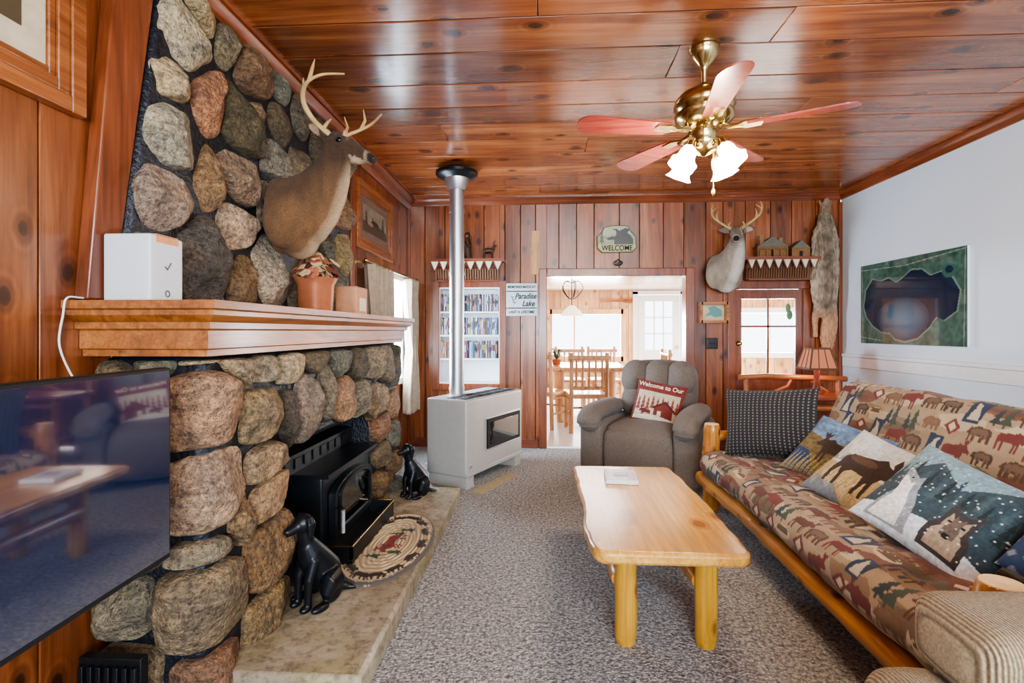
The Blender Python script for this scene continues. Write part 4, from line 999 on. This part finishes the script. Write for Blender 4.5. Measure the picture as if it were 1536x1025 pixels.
# ================================================================ CEILING FAN
fan=bpy.data.objects.new('ceiling_fan',None); sc.collection.objects.link(fan)
fx,fy_=.82,2.63
mb=MB(); 
mb.lathe([(.0,2.70),(.075,2.70),(.078,2.685),(.06,2.65),(.035,2.62),(.018,2.60),(.014,2.58),(.014,2.52),(.03,2.515),(.05,2.50),(.075,2.485),(.12,2.46),(.145,2.43),(.15,2.40),(.13,2.375),(.145,2.36),(.14,2.33),(.10,2.30),(.06,2.285),(.06,2.25),(.05,2.23),(.075,2.215),(.07,2.185),(.04,2.165),(.012,2.15),(0,2.148)],(fx,fy_,0),40)
for k in range(5):
    a=math.radians(47.5+72*k)
    mb.T=Matrix.Translation((fx,fy_,2.285))@Matrix.Rotation(a,4,'Z')
    mb.prism([(.08,-.02),(.15,-.015),(.19,-.045),(.26,-.04),(.27,0),(.26,.04),(.19,.045),(.15,.015),(.08,.02)],(0,0,-.012),(1,0,0),(0,1,0),.01)
    mb.tube([(.07,0,.02),(.12,0,-.005),(.18,0,-.01)],[.014,.012,.012],8)
    mb.T=Matrix.Identity(4)
LA=[(35+90*k) for k in range(4)]
for d in LA:
    a=math.radians(d); c,s_=math.cos(a),math.sin(a)
    mb.tube(catmull([(fx+.03*c,fy_+.03*s_,2.19),(fx+.07*c,fy_+.07*s_,2.205),(fx+.10*c,fy_+.10*s_,2.185)],5),.009,8)
    mb.cyl((fx+.095*c,fy_+.095*s_,2.20),(fx+.11*c,fy_+.11*s_,2.165),.022,.028,14)
mb.tube([(fx+.03,fy_-.04,2.16),(fx+.03,fy_-.045,1.97)],.002,6); mb.ell((fx+.03,fy_-.045,1.955),(.008,.008,.02))
mb.build('motor_housing',BRASS,fan,ang=50)
mb=MB(); 
for k in range(5):
    a=math.radians(47.5+72*k); mb.T=Matrix.Translation((fx,fy_,2.275))@Matrix.Rotation(a,4,'Z')@Matrix.Rotation(math.radians(11),4,'X')
    P=[(.20,-.05)]+[(.20+.40*t,-(.05+.022*t)) for t in (.3,.6,1)]+[(.60+.065*math.sin(b2),-.072*math.cos(b2)) for b2 in [PI*q/10 for q in range(0,11)]]+[(.20+.40*t,(.05+.022*t)) for t in (1,.6,.3)]+[(.20,.05)]
    mb.prism(P,(0,0,0),(1,0,0),(0,1,0),.007)
mb.build('blades',wood('fan_blade_rosewood',(126,52,46),(166,76,68),(190,104,92),0,.25,.6,knot=False,tint=0),fan)
m,nt,b=newmat('frosted_glass_lit'); b.inputs['Base Color'].default_value=(1,.95,.88,1); b.inputs['Roughness'].default_value=.4; b.inputs['Emission Color'].default_value=(1,.80,.55,1); b.inputs['Emission Strength'].default_value=9
mb=MB()
for d in LA:
    a=math.radians(d); Rq=Matrix.Rotation(a,3,'Z')@Matrix.Rotation(math.radians(148),3,'Y')
    mb.lathe([(.022,0),(.035,.02),(.042,.045),(.044,.075),(.055,.10),(.068,.115)],(fx+.105*math.cos(a),fy_+.105*math.sin(a),2.175),24,Rq,scal=(.07,6))
mb.build('tulip_shades',m,fan)
for d in LA:
    a=math.radians(d); li=bpy.data.lights.new('fan_bulb','POINT'); li.energy=14; li.color=(1,.80,.56); li.shadow_soft_size=.04
    o=bpy.data.objects.new('fan_bulb',li); o.location=(fx+.20*math.cos(a),fy_+.20*math.sin(a),2.03); sc.collection.objects.link(o); o.parent=fan

# ================================================================ COFFEE TABLE
mb=MB()
x0,x1,y0,y1=.18,.765,1.87,3.07
ol=[]
for (cx,cy,a0) in ((x1-.05,y1-.05,0),(x0+.05,y1-.05,PI/2),(x0+.05,y0+.05,PI),(x1-.05,y0+.05,1.5*PI)):
    for k in range(6): a=a0+PI/2*k/5; ol.append((cx+.05*math.cos(a),cy+.05*math.sin(a)))
ol2=[]
for i in range(len(ol)):
    a,b_=ol[i],ol[(i+1)%len(ol)]; d=math.dist(a,b_); n=max(1,int(d/.04))
    for k in range(n):
        t=k/n; p=Vector((a[0]+(b_[0]-a[0])*t,a[1]+(b_[1]-a[1])*t,0)); w=mnoise.noise(p*3.5)*.018+mnoise.noise(p*11)*.006; c=Vector(((x0+x1)/2,(y0+y1)/2,0)); dd=(p-c).normalized(); p+=Vector((1 if dd.x>0 else -1,0,0))*w; ol2.append((p.x,p.y))
mb.prism(ol2,(0,0,.402),(1,0,0),(0,1,0),.05)
top=mb.build('coffee_table',W_PINEY,bevel=.014)
mb=MB(); sd=0
for x in (.335,.655):
    for y in (2.08,2.86): sd+=1; mb.log((x,y,0),(x+.003,y,.405),.044,18,sd,.004,.08)
mb.build('legs',wood('table_leg',(186,134,44),(212,162,58),(230,184,82),2,.3,.4,kscale=6,tint=0,glo=(134,80,30)),top)
mb=MB()
for x in (.335,.655): mb.log((x-.02,2.09,.25),(x-.02,2.85,.25),.038,16,sd+x,.006,.1)
mb.rbox((.495,2.86,.34),(.3,.035,.085),.01)
mb.build('rails',W_LOGY,top)
mb=MB(); R=Matrix.Rotation(-.08,3,'Z'); c=Vector((.425,2.80,.452)); mb.rbox(c+Vector((0,0,.0125)),(.17,.22,.022),.004,R); mb.m=1; mb.box(c+Vector((0,0,.0245)),(.15,.2,.002),R); mb.m=2; mb.box(c+Vector((0,0,.0262)),(.08,.06,.001),R)
mb.build('paperback_book',[WHITE,plain('cover_lilac',(196,196,206),.4),plain('cover_photo',(130,130,140),.4)])

# ================================================================ FUTON
fut=bpy.data.objects.new('log_futon_sofa',None); sc.collection.objects.link(fut)
FY0,FY1=1.47,3.62
prof=catmull([(1.30,0,.27),(1.16,0,.26),(1.10,0,.30),(1.09,0,.36),(1.13,0,.42),(1.24,0,.44),(1.5,0,.425),(1.70,0,.41),(1.80,0,.43),(1.87,0,.52),(1.94,0,.66),(2.01,0,.82),(2.06,0,.90),(2.13,0,.92),(2.19,0,.87),(2.18,0,.78),(2.08,0,.5),(1.98,0,.30)],14)
ls=[0]
for i in range(1,len(prof)): ls.append(ls[-1]+(prof[i]-prof[i-1]).length)
Ltot=ls[-1]; RES=.0054; nw=int((FY1-FY0)/RES); nh=int(Ltot/RES); K=.0065/RES
A=canvas(nw,nh,(162,142,116)); cnoise(A,.12,6)
rnd=random.Random(17)
for k in range(320):
    x,y=rnd.uniform(0,nw),rnd.uniform(0,nh); w=rnd.uniform(10,34)*K; h=rnd.uniform(3,9)*K; c=rnd.choice([(132,104,80),(106,86,68),(152,132,106),(198,184,158),(188,174,148),(112,68,54),(84,80,64),(122,108,88)])
    pts=[(x+w*math.cos(t)*(1+rnd.uniform(-.35,.35)),y+h*math.sin(t)*(1+rnd.uniform(-.35,.35))) for t in [2*PI*q/10 for q in range(10)]]; fpoly(A,pts,c,.85)
row=0; yy=8
while yy<nh+10:
    xx=8+(row%2)*11*K
    while xx<nw+10:
        r=rnd.random(); X,Y=xx+rnd.uniform(-3,3),yy+rnd.uniform(-2,2); fl=rnd.random()<.5; q=K*rnd.uniform(.85,1.15)
        if r<.27: stamp(A,MOOSE,X,Y,22*q,19*q,rnd.choice([(108,52,48),(92,58,46),(112,54,50)]),fl)
        elif r<.53: stamp(A,BEAR,X,Y,20*q,14*q,rnd.choice([(84,62,50),(66,52,44),(120,92,70)]),fl); stamp(A,BEAR,X,Y+1,14*q,8*q,(132,108,86),fl,alpha=.5)
        elif r<.68: fpoly(A,[(X-6*q,Y-9*q),(X+7*q,Y-9*q),(X+6*q,Y+9*q),(X-7*q,Y+8*q)],(46,58,84)); stamp(A,HOWL,X,Y,10*q,14*q,(190,180,160),fl)
        elif r<.81: stamp(A,TREE,X-4,Y,12*q,20*q,(66,76,64)); stamp(A,TREE,X+5,Y-2,10*q,15*q,(52,62,66))
        elif r<.92: fell(A,X,Y,9*q,4*q,(198,182,148)); fpoly(A,[(X+8*q,Y),(X+13*q,Y+4*q),(X+13*q,Y-4*q)],(198,182,148)); fline(A,(X-7*q,Y),(X+7*q,Y),2,(112,70,52)); fell(A,X,Y+2*q,7*q,1.4*q,(96,88,66))
        else: fpoly(A,[(X-8*q,Y),(X,Y-7*q),(X+8*q,Y),(X,Y+7*q)],(114,54,48)); fpoly(A,[(X-4*q,Y),(X,Y-4*q),(X+4*q,Y),(X,Y+4*q)],(204,190,166))
        xx+=22*K
    yy+=16.5*K; row+=1
def fut_pt(u,v):
    d=v*Ltot
    i=max(1,min(len(ls)-1,bisect.bisect_left(ls,d))); t=(d-ls[i-1])/max(1e-9,ls[i]-ls[i-1]); p=prof[i-1].lerp(prof[i],t)
    tg=(prof[i]-prof[i-1]).normalized(); nrm=Vector((tg.z,0,-tg.x))*-1
    y=FY0+(FY1-FY0)*u; e=min(u,1-u)*(FY1-FY0); 
    pul=-.045*max(0,1-e/.05)**2; w=.014*mnoise.noise(Vector((y*3.2,d*3,0)))+.009*mnoise.noise(Vector((y*9,d*9,3)))
    tf=0
    for ty in (1.8,2.25,2.7,3.15,3.5):
        for td in (.52,.95,1.22):
            q=(y-ty)**2+(d-td)**2
            if q<.02: tf-=.018*math.exp(-q/.0016)
    return (p.x+nrm.x*(pul+w+tf),y,p.z+nrm.z*(pul+w+tf))
mb=MB(); mb.grid(fut_pt,nw,nh,A); 
mb.c=L((140,120,96))
for u0 in (0.0,1.0):
    vs=[fut_pt(u0,l/Ltot) for l in ls]; mb.add(vs,[list(range(len(vs)))])
mb.build('mattress',FAB,fut,ang=75)
mb=MB(); 
for y in (1.40,3.68):
    mb.log((1.20,y,0),(1.20,y,.60),.056,20,y*3,.006,.12)
    mb.log((2.22,y,0),(2.23,y,.90),.056,20,y*5,.006,.12)
mb.m=1
for y in (1.40,3.68):
    mb.cyl((1.20,y,.598),(1.20,y,.603),.049,.047,18); mb.cyl((2.23,y,.898),(2.23,y,.903),.049,.046,18)
mb.build('posts',[W_LOG,W_END],fut)
mb=MB(); 
for y in (1.40,3.68):
    mb.log((1.22,y,.52),(2.2,y,.54),.036,16,y,.02,.14); mb.log((1.2,y,.22),(2.2,y,.22),.04,16,y*2,.01,.1)
mb.build('arm_logs',W_LOGX,fut)
mb=MB(); mb.log((1.14,1.36,.213),(1.14,3.73,.213),.047,20,4.3,.02,.16); mb.log((2.12,1.4,.22),(2.12,3.7,.22),.045,16,2,.01,.1); mb.log((2.27,1.4,.8),(2.27,3.7,.8),.045,16,9,.01,.1)
for k in range(8): mb.tube([(1.14,1.6+k*.27,.245),(2.1,1.6+k*.27,.245)],.015,8)
mb.build('rails',W_LOGY,fut)
# ---- pillows
def pillow(name,A,c,w,h,t,nrm,up,mat=FAB,parent=None):
    nz=Vector(nrm).normalized(); uy=Vector(up); uy=(uy-nz*uy.dot(nz)).normalized(); ux=uy.cross(nz)
    c=Vector(c); mb=MB()
    def f(sg):
        def g(u,v):
            a,b_=u*2-1,v*2-1; th=t/2*max(0,(1-abs(a)**2.6)*(1-abs(b_)**2.6))**.5
            th*=1+.15*mnoise.noise(Vector((a*2,b_*2,sg+c.x*9)))
            X=w/2*a*(1-.07*(1-b_*b_)); Y=h/2*b_*(1-.07*(1-a*a)); return c+ux*X+uy*Y+nz*(th*sg)
        return g
    H_,W_=A.shape[:2]; mb.grid(f(1),W_,H_,A); mb.grid(f(-1),40,40,np.ones((4,4,3))*np.array(A[2,2])*.8,flip=True)
    return mb.build(name,mat,parent,ang=80,fixn=False)
A=canvas(190,140,(34,36,42)); cnoise(A,.15,3)
for i in range(5,190,9):
    for j in range(0,140,6): fpoly(A,[(i-1.2,j),(i+2,j),(i+2,j+3),(i-1.2,j+3)],(118,110,98))
pillow('throw_pillow',A,(1.48,3.40,.66),.58,.46,.19,(-.62,-.72,.30),(0,.15,1))
A=canvas(120,120,(120,150,190)); cnoise(A,.15,10); fpoly(A,[(0,0),(120,0),(120,60),(90,74),(50,66),(0,80)],(120,104,66)); cnoise(A,.4,4); fpoly(A,[(0,0),(60,0),(30,40),(0,46)],(44,70,110)); stamp(A,MOOSE,62,56,60,60,(70,56,46)); fpoly(A,[(90,60),(118,50),(118,80),(96,90)],(70,84,50))
for k in range(50): fline(A,(k*2.4,0),(k*2.4+6,16+(k*7)%23),1.3,(176,158,104))
cnoise(A,.2,3); A*=.8
pillow('throw_pillow',A,(1.69,3.03,.545),.44,.44,.14,(-.55,-.45,.72),(.55,.1,.8))
A=canvas(160,150,(200,202,200)); cnoise(A,.08,12); fpoly(A,[(0,0),(160,0),(160,58),(100,66),(44,58),(0,68)],(180,158,116)); fpoly(A,[(0,0),(80,0),(56,22),(0,30)],(120,126,134))
for k in range(80): fline(A,(k*2.1,8+(k*13)%30),(k*2.1+5,26+(k*11)%34),1.3,[(146,118,70),(200,182,142)][k%2])
for k in range(5): fpoly(A,[(k*34-5,76),(k*34+14,108+(k*5)%14),(k*34+34,76)],(160,170,174),.5)
for k in range(7): fpoly(A,[(k*24-4,70),(k*24+6,84+(k*7)%10),(k*24+20,70)],(90,84,70),.7)
M2=[(0,.50),(.02,.62),(.10,.66),(.14,.72),(.10,.80),(.0,.86),(.02,1),(.08,.9),(.12,1),(.17,.88),(.24,1),(.27,.84),(.22,.74),(.30,.78),(.38,.86),(.48,.78),(.7,.72),(.88,.70),(.96,.6),(.95,.42),(.98,.2),(.97,0),(.92,0),(.91,.2),(.84,.36),(.80,.2),(.80,0),(.75,0),(.74,.3),(.66,.38),(.46,.36),(.44,.2),(.45,0),(.40,0),(.37,.26),(.34,.3),(.32,0),(.27,0),(.27,.36),(.22,.48),(.14,.5),(.04,.42)]
stamp(A,M2,78,72,108,100,(58,42,34),True); fell(A,62,86,26,9,(98,76,56),.6)
cnoise(A,.2,3)
pillow('throw_pillow',A,(1.57,2.51,.555),.47,.44,.14,(-.58,-.35,.74),(.62,.0,.78))
A=canvas(180,150,(120,146,156)); cnoise(A,.1,12); fpoly(A,[(0,70),(50,128),(96,100),(144,136),(180,104),(180,0),(0,0)],(50,68,76))
for k in range(22): stamp(A,TREE,k*9+3,78+(k*7)%25,14,44,[(28,42,46),(42,58,62),(64,82,86)][k%3])
fpoly(A,[(0,0),(180,0),(180,26),(96,40),(0,24)],(210,218,226))
WOLF=[(.05,0),(.12,.3),(.25,.52),(.24,.66),(.1,.86),(.03,.97),(.1,1),(.28,.92),(.42,.86),(.5,.93),(.55,.8),(.62,.66),(.78,.45),(.9,.2),(.96,0)]
WF=[(.1,0),(.08,.4),(.2,.55),(.18,.75),(.22,1),(.36,.84),(.6,.84),(.76,1),(.8,.72),(.78,.55),(.92,.4),(.95,0)]
stamp(A,WOLF,52,54,70,92,(140,146,152)); stamp(A,WOLF,48,48,48,74,(222,222,220)); stamp(A,WF,126,48,64,76,(58,52,52)); stamp(A,WF,126,42,46,54,(160,142,120)); stamp(A,WF,126,52,22,34,(100,86,74)); fell(A,126,36,5,4,(24,22,22))
fell(A,117,56,2.4,2,(20,20,20)); fell(A,135,56,2.4,2,(20,20,20)); fell(A,38,84,2,2,(20,20,20))
for k in range(160): fell(A,rnd.uniform(0,180),rnd.uniform(0,150),1.2,1.2,(220,226,228),.7)
cnoise(A,.25,3)
pillow('throw_pillow',A,(1.52,2.00,.58),.50,.44,.15,(-.60,-.35,.72),(.62,-.05,.78))
A=canvas(80,80,(40,62,96)); cnoise(A,.2,3)
for j in range(0,80,10):
    for i in range(0,80,10): fpoly(A,[(i+(j//10%2)*5-3,j),(i+(j//10%2)*5,j+3),(i+(j//10%2)*5+3,j),(i+(j//10%2)*5,j-3)],(160,168,182),.6)
pillow('throw_pillow',A,(1.68,1.58,.60),.42,.40,.14,(-.65,-.3,.6),(.6,0,.8))

# ================================================================ RECLINER
def fabric(name,col,wave=None):
    m,nt,b=newmat(name); v=coords(nt)
    c=L4(col); n=noise(nt,v,140,4,.7); cc=ramp(nt,n,[(.3,tuple(x*.6 for x in c[:3])+(1,)),(.7,tuple(min(1,x*1.35) for x in c[:3])+(1,))])
    if wave:
        wv=nt.nodes.new('ShaderNodeTexWave'); wv.inputs['Scale'].default_value=wave[1]; wv.bands_direction=wave[0]; lk(nt,v,wv.inputs['Vector']); wv.inputs['Distortion'].default_value=.5; wv.inputs['Detail'].default_value=1
        cc=mixc(nt,1.0,cc,ramp(nt,wv.outputs['Fac'],[(0,(.5,.48,.45,1)),(.5,(1.05,1.05,1.05,1))]),'MULTIPLY'); bump(nt,b,wv.outputs['Fac'],.7,.005)
    else: bump(nt,b,n,.4,.005)
    lk(nt,cc,b.inputs['Base Color']); b.inputs['Roughness'].default_value=.95; b.inputs['Sheen Weight'].default_value=.1
    return m
GREY=fabric('recliner_tweed',(112,102,94))
TR=Matrix.Translation((.93,4.48,0))@Matrix.Rotation(math.radians(-27),4,'Z')
mb=MB(); mb.T=TR
Rx=lambda d: Matrix.Rotation(math.radians(d),3,'X')
mb.rbox((0,.05,.21),(.60,.70,.30),.04)
mb.rbox((0,-.08,.40),(.54,.60,.17),.07,puff=.03)
mb.rbox((0,-.37,.26),(.54,.10,.36),.045,puff=.02)
for sx in (-1,1):
    mb.rbox((sx*.385,-.02,.27),(.20,.80,.46),.05,puff=.01)
    mb.tube(catmull([(sx*.39,-.44,.46),(sx*.395,-.42,.53),(sx*.395,-.30,.57),(sx*.39,.0,.575),(sx*.38,.30,.56)],6),[(.10,.075) if 2<i<22 else (.08,.06) for i in range(25)],18,up=(1,0,0))
    mb.ell((sx*.39,-.42,.50),(.095,.06,.085))
mb.rbox((0,.35,.68),(.62,.24,.58),.10,Rx(-14),puff=.03)
for sx in (-.205,0,.205): mb.rbox((sx,.27,.83),(.20,.18,.27),.07,Rx(-16),puff=.03)
for sx in (-.15,.15): mb.rbox((sx,.23,.62),(.29,.17,.25),.075,Rx(-14),puff=.03)
mb.m=1; mb.rbox((0,.05,.035),(.5,.6,.06),.01)
mb.build('recliner_chair',[GREY,BLACKM],ang=60)
A=canvas(130,130,(126,54,48)); cnoise(A,.12,3)
fpoly(A,[(8,12),(122,12),(122,96),(8,96)],(196,182,158)); 
for k in range(9): stamp(A,TREE,14+k*13,56+(k*5)%9,16,44,(136,70,60))
fpoly(A,[(60,20),(110,20),(110,50),(86,66),(60,50)],(120,50,44)); fpoly(A,[(54,50),(86,74),(116,50),(112,46),(86,66),(58,46)],(86,42,38)); stamp(A,MOOSE,36,34,34,30,(106,44,40)); fpoly(A,[(70,28),(80,28),(80,42),(70,42)],(208,198,178))
fpoly(A,[(8,12),(122,12),(122,22),(60,28),(8,20)],(214,206,190)); cnoise(A,.2,3)
pc=TR@Vector((.08,-.03,.63)); pn=TR.to_3x3()@Vector((.16,-1,.38)); pu=TR.to_3x3()@Vector((.14,.4,1))
pl_=pillow('throw_pillow',A,pc,.42,.40,.13,pn,pu)
nz=pn.normalized(); uy=(pu-nz*pu.dot(nz)).normalized(); ux=uy.cross(nz); M3=Matrix((ux,uy,nz)).transposed()
text('lettering','Welcome to Our',pc+uy*.142+nz*.054,.052,plain('cream_ink',(226,214,190),.8),pl_,rot=M3.to_euler(),ext=.002,bold=.001)

# ================================================================ CORDUROY ARMCHAIR
CORD=fabric('corduroy_beige',(168,150,120),('X',42))
mb=MB()
mb.rbox((1.42,.70,.22),(.90,.80,.32),.06)
mb.rbox((1.30,.70,.42),(.80,.62,.18),.08,puff=.03)
for y in (.18,1.20):
    mb.rbox((1.38,y,.30),(.88,.22,.50),.05,puff=.01)
    mb.rbox((1.38,y,.54),(.94,.255,.18),.05,puff=.01)
    mb.rbox((.88,y,.23),(.20,.24,.42),.06,puff=.02)
mb.rbox((.86,.70,.22),(.18,.84,.38),.085,puff=.02)
mb.rbox((1.86,.70,.66),(.26,.80,.66),.11,Matrix.Rotation(.2,3,'Y'),puff=.04)
mb.build('corduroy_armchair',CORD,ang=60)

mb=MB(); mb.lathe([(0,2.70),(.09,2.70),(.09,2.67),(.17,2.66)],(.3,-.9,0),28); mb.m=1; mb.lathe([(.165,2.665),(.16,2.62),(.12,2.58),(.06,2.56),(0,2.555)],(.3,-.9,0),28)
mb.build('ceiling_light',[BRASS,plain('lit_glass_dome',(250,240,225),.4,emis=(255,225,190),estr=4)])
def light(name,kind,loc,e,col,size=.1,sy=None,rot=None):
    li=bpy.data.lights.new(name,kind); li.energy=e; li.color=col
    if kind=='AREA':
        li.shape='RECTANGLE'; li.size=size; li.size_y=sy
    else: li.shadow_soft_size=size
    o=bpy.data.objects.new(name,li); o.location=loc
    if rot: o.rotation_euler=rot
    sc.collection.objects.link(o); return o
light('ceiling_bulb','POINT',(.3,-.9,2.45),48,(1,.86,.68),.12)
light('lamp_bulb','POINT',lp+Vector((0,0,.32)),6,(1,.70,.42),.04)
DAY=(.76,.88,1.0)
light('daylight_front_window','AREA',(1.0,FY-.10,1.42),360,DAY,3.1,1.3,(PI/2,0,0))
light('daylight_left_window','AREA',(LX-.12,4.82,1.28),120,(.68,.83,1),1.0,.75,(0,-PI/2,0))
light('daylight_dining_window','AREA',(.85,D1+.12,1.18),330,(.92,.96,1),1.4,.9,(-PI/2,0,0))
light('daylight_dining_window_b','AREA',(4.35,D1+.12,1.2),300,(.92,.96,1),1.3,.85,(-PI/2,0,0))
light('dining_fill_area','AREA',(3.4,7.6,2.0),160,(1,.97,.92),1.5,1.5,(0,0,0))  # added area fill to brighten the dining room, no fixture modelled
w=bpy.data.worlds.new('World'); sc.world=w; w.use_nodes=True; bg=w.node_tree.nodes['Background']; bg.inputs[0].default_value=(.82,.91,1,1); bg.inputs[1].default_value=5.0
# ================================================================ CAMERA
cam=bpy.data.cameras.new('camera'); cam.sensor_width=36; cam.lens=760/1536*36; cam.shift_y=-15.5/1536; cam.clip_start=.02
co=bpy.data.objects.new('camera',cam); co.location=(0,0,1.26); co.rotation_euler=(PI/2,0,math.radians(3.46)); sc.collection.objects.link(co); sc.camera=co
